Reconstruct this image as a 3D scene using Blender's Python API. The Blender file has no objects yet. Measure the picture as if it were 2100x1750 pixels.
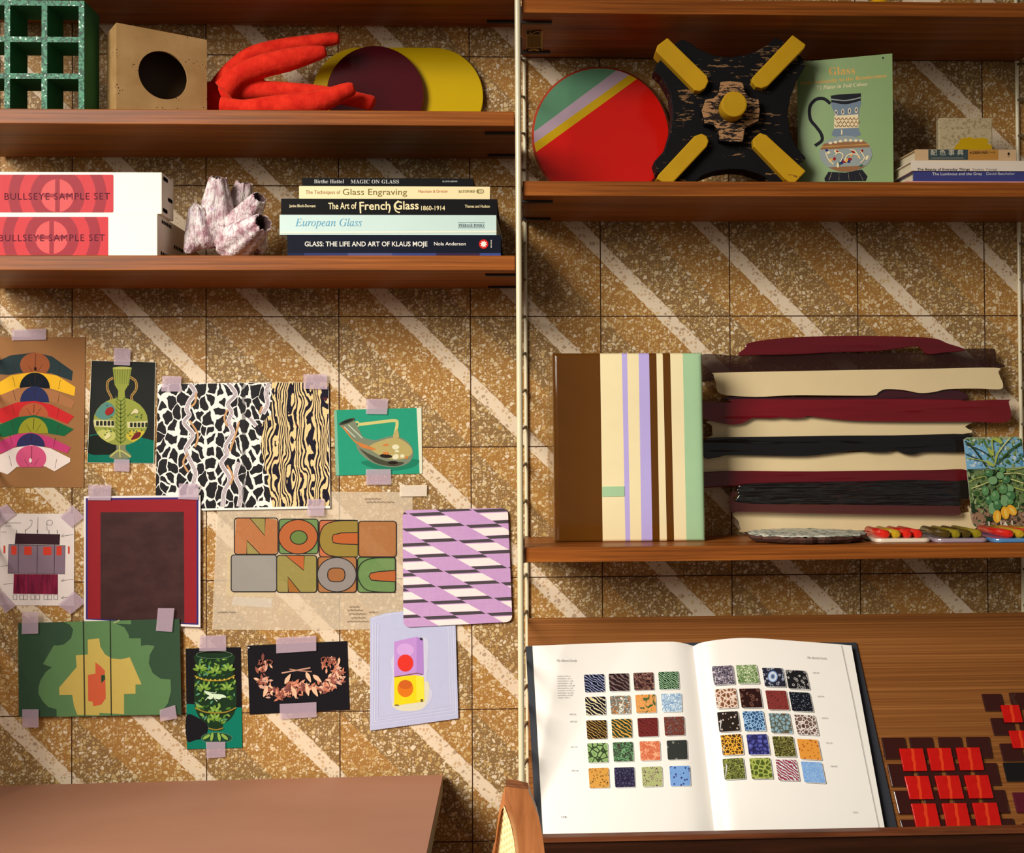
import bpy, bmesh, math, random
from mathutils import Vector, Matrix
sc = bpy.context.scene
COL = sc.collection

# ------------------------------------------------------------------ camera
F, CX, CY = 2400.0, 1176.0, 875.0            # focal length and principal point for a 2100 x 1750 frame
EYE = Vector((0.08369, -1.79469, 1.21706))
YAW, PITCH, ROLL = 0.04082, 0.01585, -0.00589
cy_, sy_, cp_, sp_ = math.cos(YAW), math.sin(YAW), math.cos(PITCH), math.sin(PITCH)
FW = Vector((sy_*cp_, cy_*cp_, sp_)); R0 = Vector((cy_, -sy_, 0)); U0 = R0.cross(FW)
cr_, sr_ = math.cos(ROLL), math.sin(ROLL)
RT = R0*cr_ + U0*sr_; UP = U0*cr_ - R0*sr_
cam_d = bpy.data.cameras.new('camera'); cam = bpy.data.objects.new('camera', cam_d); COL.objects.link(cam)
cam.matrix_world = Matrix(((RT.x, UP.x, -FW.x, EYE.x), (RT.y, UP.y, -FW.y, EYE.y), (RT.z, UP.z, -FW.z, EYE.z), (0, 0, 0, 1)))
cam_d.sensor_width = 36; cam_d.lens = F/2100*36; cam_d.shift_x = -(CX-1050)/2100; cam_d.shift_y = (CY-875)/2100
cam_d.clip_start = .01
sc.camera = cam

# ------------------------------------------------------------------ light
W = bpy.data.worlds.new('world'); sc.world = W; W.use_nodes = True
bg = W.node_tree.nodes['Background']; bg.inputs[0].default_value = (1.0, .90, .80, 1); bg.inputs[1].default_value = .17
def area(name, loc, aim, sx, sy, watts, col, spread):
    d = bpy.data.lights.new(name, 'AREA'); d.shape = 'RECTANGLE'; d.size = sx; d.size_y = sy; d.energy = watts; d.color = col
    d.spread = math.radians(spread)
    o = bpy.data.objects.new(name, d); COL.objects.link(o); o.location = loc
    o.rotation_euler = (Vector(aim)-Vector(loc)).to_track_quat('-Z', 'Y').to_euler()
    return o
area('window_daylight', (-1.55, -2.3, 2.2), (-.04, -.1, .66), 1.2, 1.3, 23.5, (1.0, .94, .85), 68)
sc.view_settings.view_transform = 'Standard'; sc.view_settings.look = 'None'
sc.view_settings.gamma = 1; sc.view_settings.use_curve_mapping = False
sc.view_settings.exposure = 0.0

# ------------------------------------------------------------------ from picture measurements to points on real planes
def ray(px, py): return FW + RT*((px-CX)/F) - UP*((py-CY)/F)
def PY(px, py, y):
    d = ray(px, py); return EYE + d*((y-EYE.y)/d.y)
def PZ(px, py, z):
    d = ray(px, py); return EYE + d*((z-EYE.z)/d.z)
def PP(px, py, p, n):
    d = ray(px, py); return EYE + d*((p-EYE).dot(n)/d.dot(n))

# ------------------------------------------------------------------ materials
def lin(c): return tuple((v/255/12.92 if v/255 <= .04045 else ((v/255+.055)/1.055)**2.4) for v in c[:3])
class G:
    def __init__(s, name):
        s.m = bpy.data.materials.new(name); s.m.use_nodes = True; s.nt = s.m.node_tree
        s.b = s.nt.nodes['Principled BSDF']; s.out = s.nt.nodes['Material Output']; s.b.inputs['Specular IOR Level'].default_value = .1
    def n(s, t, **k):
        o = s.nt.nodes.new(t)
        for a, v in k.items(): setattr(o, a, v)
        return o
    def L(s, a, b): s.nt.links.new(a, b)
    def put(s, sock, v):
        if hasattr(v, 'is_output'): s.L(v, sock)
        elif isinstance(v, tuple): sock.default_value = (*v[:3], 1) if len(sock.default_value) == 4 else v
        else: sock.default_value = v
    def math(s, op, a, b=0.0, c=None):
        o = s.n('ShaderNodeMath', operation=op); s.put(o.inputs[0], a); s.put(o.inputs[1], b)
        if c is not None: s.put(o.inputs[2], c)
        return o.outputs[0]
    def mix(s, f, a, b):
        o = s.n('ShaderNodeMix', data_type='RGBA'); s.put(o.inputs[0], f); s.put(o.inputs[6], a); s.put(o.inputs[7], b); return o.outputs[2]
    def co(s, scale=(1, 1, 1), rot=(0, 0, 0)):
        t = s.n('ShaderNodeTexCoord'); m = s.n('ShaderNodeMapping'); m.inputs['Scale'].default_value = scale; m.inputs['Rotation'].default_value = rot
        s.L(t.outputs['Object'], m.inputs[0]); return m.outputs[0]
    def noise(s, vec, scale, detail=3.0, rough=.55, dist=0.0):
        o = s.n('ShaderNodeTexNoise'); s.L(vec, o.inputs['Vector']); o.inputs['Scale'].default_value = scale
        o.inputs['Detail'].default_value = detail; o.inputs['Roughness'].default_value = rough; o.inputs['Distortion'].default_value = dist
        return o.outputs['Fac']
    def vor(s, vec, scale, feature='F1', dim='3D', rnd=1.0):
        o = s.n('ShaderNodeTexVoronoi', feature=feature, voronoi_dimensions=dim); s.L(vec, o.inputs['Vector']); o.inputs['Scale'].default_value = scale
        o.inputs['Randomness'].default_value = rnd
        return o
    def ramp(s, f, stops, interp='LINEAR'):
        o = s.n('ShaderNodeValToRGB'); s.put(o.inputs[0], f); cr = o.color_ramp; cr.interpolation = interp
        while len(cr.elements) < len(stops): cr.elements.new(.5)
        for e, (p, c) in zip(cr.elements, stops): e.position = p; e.color = (*c[:3], 1)
        return o.outputs[0]
    def bump(s, h, strength, dist=.002):
        o = s.n('ShaderNodeBump'); o.inputs['Strength'].default_value = strength; o.inputs['Distance'].default_value = dist
        s.put(o.inputs['Height'], h); s.L(o.outputs[0], s.b.inputs['Normal'])
    def col(s, v): s.put(s.b.inputs['Base Color'], v)
    def rough(s, v): s.put(s.b.inputs['Roughness'], v)
_mc = {}
def M(c, rough=.55, var=.06, sc_=60, coat=0.0, metal=0.0, spec=.5, alpha=1.0, name=None):
    """A flat colour with a little procedural unevenness."""
    k = ('M', tuple(c), rough, var, sc_, coat, metal, spec, alpha)
    if k in _mc: return _mc[k]
    g = G(name or 'surface'); a = lin(c)
    nz = g.noise(g.co(), sc_, 3)
    g.col(g.mix(nz, tuple(v*(1-var) for v in a), tuple(min(1, v*(1+var)) for v in a)))
    g.rough(rough); g.b.inputs['Coat Weight'].default_value = coat; g.b.inputs['Coat Roughness'].default_value = .05
    g.b.inputs['Metallic'].default_value = metal; g.b.inputs['Specular IOR Level'].default_value = spec
    g.b.inputs['Alpha'].default_value = alpha
    _mc[k] = g.m; return g.m
def INK(c): return M(c, .65, .05, 90, spec=.05)
def GLOSS(c, var=.05): return M(c, .14, var, 25, spec=.4)

def wood(name, dark, mid, light, sx=2.2, sy=55, axis=0, rough=.42, coat=.15):
    g = G(name); s = [sy*.5, sy*.5, sy]; s[axis] = sx
    if axis == 2: s = [sy, sy, sx]
    v = g.co(tuple(s)); n1 = g.noise(v, 1.0, 6, .62, .6)
    s2 = [x*4 for x in s]; s2[axis] = sx*5; n2 = g.noise(g.co(tuple(s2)), 1.0, 3, .6)
    f = g.math('ADD', g.math('MULTIPLY', n1, .72), g.math('MULTIPLY', n2, .28))
    g.col(g.ramp(f, [(.30, lin(dark)), (.5, lin(mid)), (.68, lin(light))]))
    g.rough(g.math('ADD', g.math('MULTIPLY', n2, .15), rough-.07)); g.b.inputs['Coat Weight'].default_value = coat; g.b.inputs['Coat Roughness'].default_value = .3
    g.bump(n2, .12, .0006)
    return g.m
TEAK = wood('teak_wood', (90, 48, 17), (146, 80, 29), (182, 112, 46), 1.6, 110)
TEAK_SLOPE = wood('teak_panel', (96, 56, 24), (130, 80, 38), (158, 104, 54), 1.0, 340)
CHAIRWOOD = wood('chair_wood', (140, 82, 44), (178, 112, 66), (204, 140, 88), 5, 40, 2, .4)

def wall_mat():
    g = G('terrazzo_tile'); t = g.n('ShaderNodeTexCoord'); sp = g.n('ShaderNodeSeparateXYZ'); g.L(t.outputs['Object'], sp.inputs[0])
    X, Z = sp.outputs[0], sp.outputs[2]
    u = g.math('DIVIDE', X, .2); v = g.math('DIVIDE', g.math('SUBTRACT', Z, 1.815), .2)
    fu, fv = g.math('FLOOR', u), g.math('FLOOR', v)
    cell = g.n('ShaderNodeCombineXYZ'); g.L(fu, cell.inputs[0]); g.L(fv, cell.inputs[1])
    wn = g.n('ShaderNodeTexWhiteNoise', noise_dimensions='2D'); g.L(cell.outputs[0], wn.inputs['Vector'])
    wn2 = g.n('ShaderNodeTexWhiteNoise', noise_dimensions='3D'); cell2 = g.n('ShaderNodeCombineXYZ'); g.L(fu, cell2.inputs[0]); g.L(fv, cell2.inputs[1]); cell2.inputs[2].default_value = 3.3; g.L(cell2.outputs[0], wn2.inputs['Vector'])
    wob = g.math('MULTIPLY', g.math('SUBTRACT', wn.outputs[0], .5), .035)
    vec = g.n('ShaderNodeCombineXYZ'); g.L(X, vec.inputs[0]); g.L(Z, vec.inputs[1])
    wav = g.math('MULTIPLY', g.math('SUBTRACT', g.noise(vec.outputs[0], 90, 2), .5), .03)
    s = g.math('FRACT', g.math('ADD', g.math('ADD', g.math('ADD', u, v), -.4225), g.math('ADD', wob, wav)))
    white = g.math('LESS_THAN', s, .155); first = g.math('LESS_THAN', s, .58)
    swap = g.math('GREATER_THAN', wn.outputs[1] if False else wn.outputs[0], .68)
    ab = g.math('ABSOLUTE', g.math('SUBTRACT', first, swap))
    # stone chips
    def chips(scale, lo, hi, share):
        e = g.vor(vec.outputs[0], scale, 'DISTANCE_TO_EDGE', '2D'); c = g.vor(vec.outputs[0], scale, 'F1', '2D')
        sepc = g.n('ShaderNodeSeparateColor'); g.L(c.outputs['Color'], sepc.inputs[0])
        thr = g.math('ADD', g.math('MULTIPLY', sepc.outputs[1], hi-lo), lo)
        m = g.math('MULTIPLY', g.math('GREATER_THAN', e.outputs['Distance'], thr), g.math('LESS_THAN', sepc.outputs[0], share))
        return m, sepc.outputs[2]
    m1, r1 = chips(165, .07, .42, .44); m2, r2 = chips(330, .08, .36, .5); m3, r3 = chips(175, .08, .40, .6); m4, r4 = chips(230, .08, .4, .45)
    ab = g.math('ADD', g.math('MULTIPLY', ab, .72), g.math('MULTIPLY', wn2.outputs[0], .28)); ab3 = g.mix(ab, lin((166, 120, 62)), lin((128, 104, 70)))
    ab3 = g.mix(g.math('MULTIPLY', g.noise(vec.outputs[0], 14, 4), .35), ab3, lin((152, 104, 50)))
    chipc = lambda r: g.ramp(r, [(0, lin((220, 198, 154))), (.35, lin((200, 170, 112))), (.6, lin((180, 142, 80))), (.8, lin((232, 216, 188)))], 'CONSTANT')
    c = g.mix(g.math('MULTIPLY', m2, .55), ab3, chipc(r2)); c = g.mix(g.math('MULTIPLY', m4, .65), c, chipc(r4)); c = g.mix(g.math('MULTIPLY', m1, .75), c, chipc(r1))
    wc = g.mix(g.math('MULTIPLY', m3, .7), lin((220, 200, 172)), g.ramp(r3, [(0, lin((186, 150, 108))), (.7, lin((150, 118, 88))), (.9, lin((200, 170, 110)))], 'CONSTANT'))
    c = g.mix(white, c, wc)
    # line between the bands and tile joints
    edge = g.math('LESS_THAN', g.math('ABSOLUTE', g.math('SUBTRACT', s, .155)), .006)
    c = g.mix(g.math('MULTIPLY', edge, .3), c, lin((120, 84, 52)))
    ju = g.math('ABSOLUTE', g.math('SUBTRACT', g.math('FRACT', u), .5)); jv = g.math('ABSOLUTE', g.math('SUBTRACT', g.math('FRACT', v), .5))
    j = g.math('GREATER_THAN', g.math('MAXIMUM', ju, jv), .4958)
    c = g.mix(j, c, lin((66, 42, 26)))
    bigv = g.noise(vec.outputs[0], 5, 2)
    hs = g.n('ShaderNodeHueSaturation'); g.L(c, hs.inputs['Color']); g.L(g.math('ADD', g.math('MULTIPLY', bigv, .24), .88), hs.inputs['Value'])
    g.col(hs.outputs[0]); g.rough(g.math('ADD', g.math('MULTIPLY', j, .4), .42))
    g.bump(g.math('SUBTRACT', 1.0, j), .5, .001)
    return g.m
WALL = wall_mat()

def glass_mat(name, c, rough=.04, alpha=.0, trans=0.0):
    g = G(name); g.col(lin(c)); g.rough(rough); g.b.inputs['Transmission Weight'].default_value = trans; g.b.inputs['IOR'].default_value = 1.3
    g.b.inputs['Coat Weight'].default_value = .5
    return g.m
def film(name, c, alpha, nscale=300, rough=.5):
    """Thin see-through sheet: part paper, part clear."""
    g = G(name); nz = g.noise(g.co(), nscale, 2)
    g.col(lin(c)); g.rough(rough)
    g.b.inputs['Specular IOR Level'].default_value = .3
    tr = g.n('ShaderNodeBsdfTransparent'); ms = g.n('ShaderNodeMixShader')
    g.put(ms.inputs[0], g.math('ADD', g.math('MULTIPLY', g.math('SUBTRACT', nz, .5), .12), alpha))
    g.L(tr.outputs[0], ms.inputs[1]); g.L(g.b.outputs[0], ms.inputs[2]); g.L(ms.outputs[0], g.out.inputs[0])
    return g.m
TAPE = film('lavender_tape', (196, 172, 188), .62); TAPE_WHITE = film('white_tape', (236, 222, 200), .72)
TRACING = film('tracing_paper', (232, 216, 188), .5, 40); TINT = {}
def tint(c, a=.64):
    k = (c, a)
    if k not in TINT: TINT[k] = film('watercolour', c, a, 120)
    return TINT[k]

# ------------------------------------------------------------------ mesh building
class MB:
    def __init__(s): s.V = []; s.Fc = []; s.I = []; s.S = []; s.mats = []
    def mi(s, m):
        if m not in s.mats: s.mats.append(m)
        return s.mats.index(m)
    def face(s, pts, m, smooth=False):
        b = len(s.V); s.V += [Vector(p) for p in pts]; s.Fc.append(list(range(b, b+len(pts)))); s.I.append(s.mi(m)); s.S.append(smooth)
    def grid(s, rows, m, smooth=True, cu=False, cv=False):
        b = len(s.V); n = len(rows[0]); i = s.mi(m)
        for r in rows: s.V += [Vector(p) for p in r]
        R = len(rows)
        for a in range(R if cv else R-1):
            for c in range(n if cu else n-1):
                a2 = (a+1) % R; c2 = (c+1) % n
                s.Fc.append([b+a*n+c, b+a*n+c2, b+a2*n+c2, b+a2*n+c]); s.I.append(i); s.S.append(smooth)
    def prism(s, pts, vec, m, side=None, smooth=False, cap=True):
        """Polygon pts extruded by vec; pts is the near face."""
        vec = Vector(vec); p = [Vector(q) for q in pts]; q = [a+vec for a in p]; b = len(s.V); n = len(p)
        s.V += p+q; i = s.mi(m); j = s.mi(side or m)
        s.Fc.append(list(range(b, b+n))); s.I.append(i); s.S.append(False)
        if cap: s.Fc.append(list(range(b+2*n-1, b+n-1, -1))); s.I.append(j); s.S.append(False)
        for k in range(n):
            k2 = (k+1) % n; s.Fc.append([b+k, b+n+k, b+n+k2, b+k2]); s.I.append(j); s.S.append(smooth)
    def box(s, x0, x1, y0, y1, z0, z1, m):
        s.prism([(x0, y0, z0), (x1, y0, z0), (x1, y0, z1), (x0, y0, z1)], (0, y1-y0, 0), m)
    def tube(s, path, rad, m, n=14, caps=True, squash=None):
        path = [Vector(p) for p in path]
        if not hasattr(rad, '__len__'): rad = [rad]*len(path)
        rows = []; ref = None
        for i, p in enumerate(path):
            t = (path[min(i+1, len(path)-1)]-path[max(i-1, 0)]).normalized()
            if ref is None:
                ref = Vector((0, 0, 1)) if abs(t.z) < .9 else Vector((1, 0, 0))
            a = (ref-t*ref.dot(t)).normalized(); ref = a; c = t.cross(a)
            rows.append([p+(a*math.cos(2*math.pi*k/n)+c*math.sin(2*math.pi*k/n))*rad[i] for k in range(n)])
        s.grid(rows, m, True, cu=True)
        if caps: s.face(rows[0][::-1], m, False); s.face(rows[-1], m, False)
    def lathe(s, o, prof, m, n=32):
        o = Vector(o); s.grid([[o+Vector((r*math.cos(2*math.pi*k/n), r*math.sin(2*math.pi*k/n), z)) for k in range(n)] for r, z in prof], m, True, cu=True)
    def build(s, name, parent=None, loc=None, bevel=0, recalc=False, merge=False, seg=2):
        if parent is not None: o0 = Vector(parent['_o'])
        elif loc is not None: o0 = Vector(loc)
        else:
            mn = [min(v[i] for v in s.V) for i in range(3)]; mx = [max(v[i] for v in s.V) for i in range(3)]
            o0 = Vector(((mn[0]+mx[0])/2, (mn[1]+mx[1])/2, mn[2]))
        me = bpy.data.meshes.new(name); me.from_pydata([tuple(v-o0) for v in s.V], [], s.Fc)
        for m in s.mats: me.materials.append(m)
        me.polygons.foreach_set('material_index', s.I); me.polygons.foreach_set('use_smooth', s.S)
        if recalc or merge:
            bm = bmesh.new(); bm.from_mesh(me)
            if merge: bmesh.ops.remove_doubles(bm, verts=bm.verts, dist=.00005)
            bmesh.ops.recalc_face_normals(bm, faces=bm.faces); bm.to_mesh(me); bm.free()
        me.update()
        o = bpy.data.objects.new(name, me); COL.objects.link(o)
        if parent is not None:
            o.parent = parent; o['_o'] = tuple(o0)
            if parent.type == 'MESH' or parent.type == 'EMPTY': pass
        else: o.location = o0; o['_o'] = tuple(o0)
        if bevel:
            md = o.modifiers.new('bevel', 'BEVEL'); md.width = bevel; md.segments = seg; md.limit_method = 'ANGLE'; md.angle_limit = .7
        return o
def tag(o, label=None, cat=None, group=None, kind=None):
    if label: o['label'] = label
    if cat: o['category'] = cat
    if group: o['group'] = group
    if kind: o['kind'] = kind
    return o
def empty(name, loc, label, cat, group=None):
    o = bpy.data.objects.new(name, None); COL.objects.link(o); o.location = loc; o['_o'] = tuple(loc); o.empty_display_size = .02
    return tag(o, label, cat, group)

# ------------------------------------------------------------------ 2D art helpers
def sm(pts, n=6, closed=True):
    """Catmull-Rom through pts."""
    P = [Vector((p[0], p[1])) for p in pts]; N = len(P); out = []
    for i in range(N if closed else N-1):
        g = (lambda k: P[k % N]) if closed else (lambda k: P[max(0, min(N-1, k))])
        a, b, c, d = g(i-1), g(i), g(i+1), g(i+2)
        for k in range(n):
            t = k/n; out.append(tuple(.5*((2*b)+(c-a)*t+(2*a-5*b+4*c-d)*t*t+(3*b-a-3*c+d)*t**3)))
    if not closed: out.append(tuple(P[-1]))
    return out
def ell(cx, cy, rx, ry, rot=0, n=28, a0=0, a1=360):
    o = []; full = abs(a1-a0) >= 360; r = math.radians(rot)
    for k in range(n if full else n+1):
        a = math.radians(a0+(a1-a0)*k/n); x, y = rx*math.cos(a), ry*math.sin(a)
        o.append((cx+x*math.cos(r)-y*math.sin(r), cy+x*math.sin(r)+y*math.cos(r)))
    return o
def rrect(x0, y0, x1, y1, r, n=4):
    o = []
    for cx, cy, a in ((x1-r, y0+r, -90), (x1-r, y1-r, 0), (x0+r, y1-r, 90), (x0+r, y0+r, 180)):
        o += [(cx+r*math.cos(math.radians(a+90*k/n)), cy+r*math.sin(math.radians(a+90*k/n))) for k in range(n+1)]
    return o
def rquad(q, r, n=4):
    """Quad with rounded corners (any four points)."""
    o = []; N = len(q)
    for i in range(N):
        p = Vector(q[i]); a = Vector(q[i-1]); b = Vector(q[(i+1) % N])
        pa = p+(a-p).normalized()*r; pb = p+(b-p).normalized()*r
        for k in range(n+1):
            t = k/n; o.append(tuple(pa*(1-t)**2+p*2*t*(1-t)+pb*t*t))
    return o
def clip_half(poly, a, b):
    """Keep the part of poly on the left of a->b (in y-down pictures: the side where cross >= 0)."""
    f = lambda p: (b[0]-a[0])*(p[1]-a[1])-(b[1]-a[1])*(p[0]-a[0]); o = []
    for i in range(len(poly)):
        p, q = poly[i-1], poly[i]; fp, fq = f(p), f(q)
        if (fp >= 0) != (fq >= 0):
            t = fp/(fp-fq); o.append((p[0]+(q[0]-p[0])*t, p[1]+(q[1]-p[1])*t))
        if fq >= 0: o.append(tuple(q[:2]))
    return o
def clip(poly, conv):
    """Clip by a convex polygon given clockwise on screen."""
    for i in range(len(conv)):
        if len(poly) < 3: return []
        poly = clip_half(poly, conv[i-1], conv[i])
    return poly

_tc = {}
def text_mesh(s, shear=0.0, bold=0.0, space=1.0):
    k = (s, shear, bold, space)
    if k in _tc: return _tc[k]
    cu = bpy.data.curves.new('t', 'FONT'); cu.body = s; cu.size = 1; cu.shear = shear; cu.offset = bold; cu.space_character = space; cu.resolution_u = 3
    ob = bpy.data.objects.new('t', cu); COL.objects.link(ob)
    dg = bpy.context.evaluated_depsgraph_get(); me = bpy.data.meshes.new_from_object(ob.evaluated_get(dg))
    V = [tuple(v.co[:2]) for v in me.vertices]; Fc = [list(p.vertices) for p in me.polygons]
    bpy.data.objects.remove(ob); bpy.data.curves.remove(cu); bpy.data.meshes.remove(me)
    _tc[k] = (V, Fc); return V, Fc
def serif(s, style='b'):
    o = ''
    for ch in s:
        if style == 'b':
            if 'A' <= ch <= 'Z': ch = chr(0x1D400+ord(ch)-65)
            elif 'a' <= ch <= 'z': ch = chr(0x1D41A+ord(ch)-97)
            elif '0' <= ch <= '9': ch = chr(0x1D7CE+ord(ch)-48)
        elif style == 'i':
            if 'A' <= ch <= 'Z': ch = chr(0x1D434+ord(ch)-65)
            elif ch == 'h': ch = '\u210E'
            elif 'a' <= ch <= 'z': ch = chr(0x1D44E+ord(ch)-97)
        elif style == 'bi':
            if 'A' <= ch <= 'Z': ch = chr(0x1D468+ord(ch)-65)
            elif 'a' <= ch <= 'z': ch = chr(0x1D482+ord(ch)-97)
        o += ch
    return o
class Art:
    """Inks polygons given in picture or crop coordinates onto a plane: mapper(px, py, lift) -> 3D point."""
    def __init__(s, mb, mapper, crop=None, step=.00004, l0=.0):
        s.mb, s.mp, s.step, s.l = mb, mapper, step, l0
        s.k = (0, 0, 1) if crop is None else (crop[0], crop[1], crop[2])
    def at(s, p): return s.mp(s.k[0]+p[0]*s.k[2], s.k[1]+p[1]*s.k[2], s.l)
    def p(s, pts, m, new=True):
        if len(pts) < 3: return
        if new: s.l += s.step
        s.mb.face([s.at(q) for q in pts], m)
    def sm(s, pts, m, n=5, new=True): s.p(sm(pts, n), m, new)
    def el(s, cx, cy, rx, ry, m, rot=0, n=24, new=True): s.p(ell(cx, cy, rx, ry, rot, n), m, new)
    def st(s, pts, w, m, smooth=True, closed=False, n=5, new=True, taper=False):
        if new: s.l += s.step
        q = sm(pts, n, closed) if smooth else list(pts)
        if closed: q = q+[q[0]]
        q = [Vector(p) for p in q]; L, Rr = [], []; N = len(q)
        for i, p in enumerate(q):
            if closed and i in (0, N-1): d = q[1]-q[-2]
            else: d = q[min(i+1, N-1)]-q[max(i-1, 0)]
            if d.length == 0: d = Vector((1, 0))
            d.normalize(); nn = Vector((-d.y, d.x)); ww = w*.5*(1 if not taper else max(.08, 1-abs(2*i/(N-1)-1)))
            L.append(p+nn*ww); Rr.append(p-nn*ww)
        s.mb.grid([[s.at(a) for a in L], [s.at(a) for a in Rr]], m, False)
    def tx(s, txt, pl, pr, h, m, shear=0, bold=0, space=1.0, new=True):
        """Text whose inked width runs from pl to pr (baseline ends) with capital height h."""
        if new: s.l += s.step
        V, Fc = text_mesh(txt, shear, bold, space)
        if not V: return
        x0 = min(v[0] for v in V); x1 = max(v[0] for v in V)
        a, b = Vector(pl), Vector(pr); d = (b-a).normalized(); up = Vector((d.y, -d.x)); cap = .73
        pts = [s.at(a+(b-a)*((v[0]-x0)/(x1-x0))+up*(v[1]/cap*h)) for v in V]
        b0 = len(s.mb.V); s.mb.V += pts; i = s.mb.mi(m)
        for f in Fc: s.mb.Fc.append([b0+k for k in f]); s.mb.I.append(i); s.mb.S.append(False)
def crop(x0, y0, x1, y1, w): return (x0, y0, (x1-x0)/w)
def wallmap(off): return lambda px, py, l: PY(px, py, -(off+l))
def ymap(y): return lambda px, py, l: PY(px, py, y-l)
def zmap_under(z): return lambda px, py, l: PZ(px, py, z-l)
def planemap(p, n): return lambda px, py, l: PP(px, py, p+n*l, n)
CA = crop(0, 0, 540, 450, 2100); CB = crop(400, 0, 1100, 580, 2100); CC = crop(0, 320, 600, 620, 2100); CD = crop(540, 330, 1100, 620, 2100)
CE = crop(1040, 0, 1680, 480, 2100); CF = crop(1600, 0, 2100, 480, 1823); CI = crop(0, 660, 420, 1280, 1185); CH = crop(300, 720, 900, 1060, 2100)
CK = crop(400, 980, 1100, 1330, 2100); CJ = crop(0, 1220, 520, 1580, 2100); CN = crop(480, 1220, 1100, 1600, 2100); CT = crop(0, 1560, 1120, 1750, 2100)
CS = crop(1060, 680, 1500, 1160, 1604); CP = crop(1420, 660, 2100, 1160, 2100); CL = crop(810, 1030, 1070, 1300, 1685); CM = crop(980, 1560, 1160, 1750, 1658)
C1 = crop(1060, 1230, 1460, 1750, 1346); C2 = crop(1400, 1280, 1860, 1750, 1713); CR = crop(1760, 1380, 2100, 1750, 1608); CQ = crop(1500, 1060, 2100, 1180, 2100)
CG = crop(1020, 0, 1160, 140, 1750); CV = crop(1940, 880, 2100, 1120, 1167)
def px(c, p): return (c[0]+p[0]*c[2], c[1]+p[1]*c[2])
# ------------------------------------------------------------------ setting
mb = MB(); mb.box(-2.2, 2.6, 0, .1, 0, 3.1, WALL); tag(mb.build('wall_back', loc=(0, 0, 0)), kind='structure')
mb = MB(); mb.box(-2.2, 2.6, -3.2, .1, -.06, 0, M((150, 124, 100), .5, .15, 8)); tag(mb.build('floor'), kind='structure')
mb = MB(); mb.box(-2.2, 2.6, -3.2, .1, 3.1, 3.16, M((214, 204, 190), .9)); tag(mb.build('ceiling'), kind='structure')
# tall cupboard added unseen beyond the left edge, only to shade the lower left corner
CW_ = M((110, 70, 44), .5, .1, 20); e = empty('shade_cupboard', (-1.25, -.27, 0), 'added unseen brown cupboard beyond the left end of the table', 'shade_cupboard')
mb = MB(); mb.box(-1.5, -.985, -.86, -.004, .0, 1.42, CW_); mb.build('carcass', e)
for x0, x1 in ((-1.495, -1.245), (-1.24, -.99)):
    mb = MB(); mb.box(x0, x1, -.88, -.8605, .06, 1.40, CW_); dd_ = mb.build('door', e)
    mb = MB(); mb.box(-1.26 if x0 < -1.3 else -1.235, -1.25 if x0 < -1.3 else -1.225, -.895, -.8805, .7, .8, M((60, 50, 40), .4)); mb.build('handle', dd_)

# ------------------------------------------------------------------ shelving
D = .193
XL0, XL1 = PY(1056, 400, -D).x - .775, PY(1056, 400, -D).x
XR0, XR1 = PY(1072, 400, -D).x, PY(1072, 400, -D).x + .775
DARKMETAL = M((34, 26, 22), .5, .1, 80, metal=.4); CREAM = M((222, 212, 178), .3, .05, 40, coat=.3)
TH = .0205
def shelf(x0, x1, z, label, ends):
    """z = height of the underside."""
    e = empty('wall_shelf', ((x0+x1)/2, -D/2, z), label, 'shelf', 'teak wall shelves')
    b = MB(); b.box(x0, x1, -D, -.008, z, z+TH, TEAK); b.build('board', e, bevel=.0012)
    for s in ends:
        for y in (-.160, -.035):
            b = MB(); xa = x1 if s > 0 else x0
            b.box(min(xa, xa-s*.042), max(xa, xa-s*.042), y-.0035, y+.0035, z-.003, z, DARKMETAL)
            b.box(min(xa, xa+s*.003), max(xa, xa+s*.003), y-.004, y+.004, z-.004, z+.02, DARKMETAL); b.build('bracket', e)
    return e
ZL1 = PY(500, 55, 0).z
ZL2, ZL3, ZR1, ZR2 = 1.65543, 1.45687, 1.81228, 1.5597
ZR3 = PY(1500, 1150, -D).z
shelf(XL0, XL1, ZL1, 'teak shelf at the top left, only its underside in the photo', (1,))
shelf(XL0, XL1, ZL2, 'teak shelf carrying the green lattice and red velvet form', (1,))
shelf(XL0, XL1, ZL3, 'teak shelf carrying the white boxes and five stacked books', (1,))
r1 = shelf(XR0, XR1, ZR1, 'topmost teak shelf on the right with a small printed sticker underneath', (-1,))
shelf(XR0, XR1, ZR2, 'teak shelf carrying the striped disc and black cross', (-1,))
shelf(XR0, XR1, ZR3, 'lowest flat teak shelf, under the striped glass', (-1,))
TL2, TL3, TR1, TR2, TR3 = (z+TH for z in (ZL2, ZL3, ZR1, ZR2, ZR3))
# sticker under the topmost right shelf
b = MB(); a = Art(b, zmap_under(ZR1-.0003), CG, .0001)
cream, olive, dk = INK((190, 170, 120)), INK((138, 122, 70)), INK((44, 30, 18))
a.p([(730, 770), (1175, 790), (1150, 1375), (740, 1370)], cream); a.p([(765, 900), (1110, 905), (1120, 1220), (765, 1220)], olive)
for k in range(9): a.st([(790+k*37, 930), (790+k*37, 1195)], 7, dk, False, new=(k == 0))
a.p([(745, 790), (1115, 780), (1110, 885), (750, 885)], dk); a.p([(745, 1245), (1130, 1245), (1130, 1360), (745, 1360)], dk)
a.el(935, 1302, 150, 50, cream); a.el(935, 1302, 55, 26, olive)
a.st([(845, 815), (835, 840), (850, 860), (900, 855), (960, 825), (1030, 805), (1085, 815), (1095, 845), (1070, 862)], 16, cream)
a.tx('HG', (815, 862), (770, 862), 30, cream) ; b.build('sticker', r1)['label'] = 'small cream and dark printed sticker'

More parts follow.
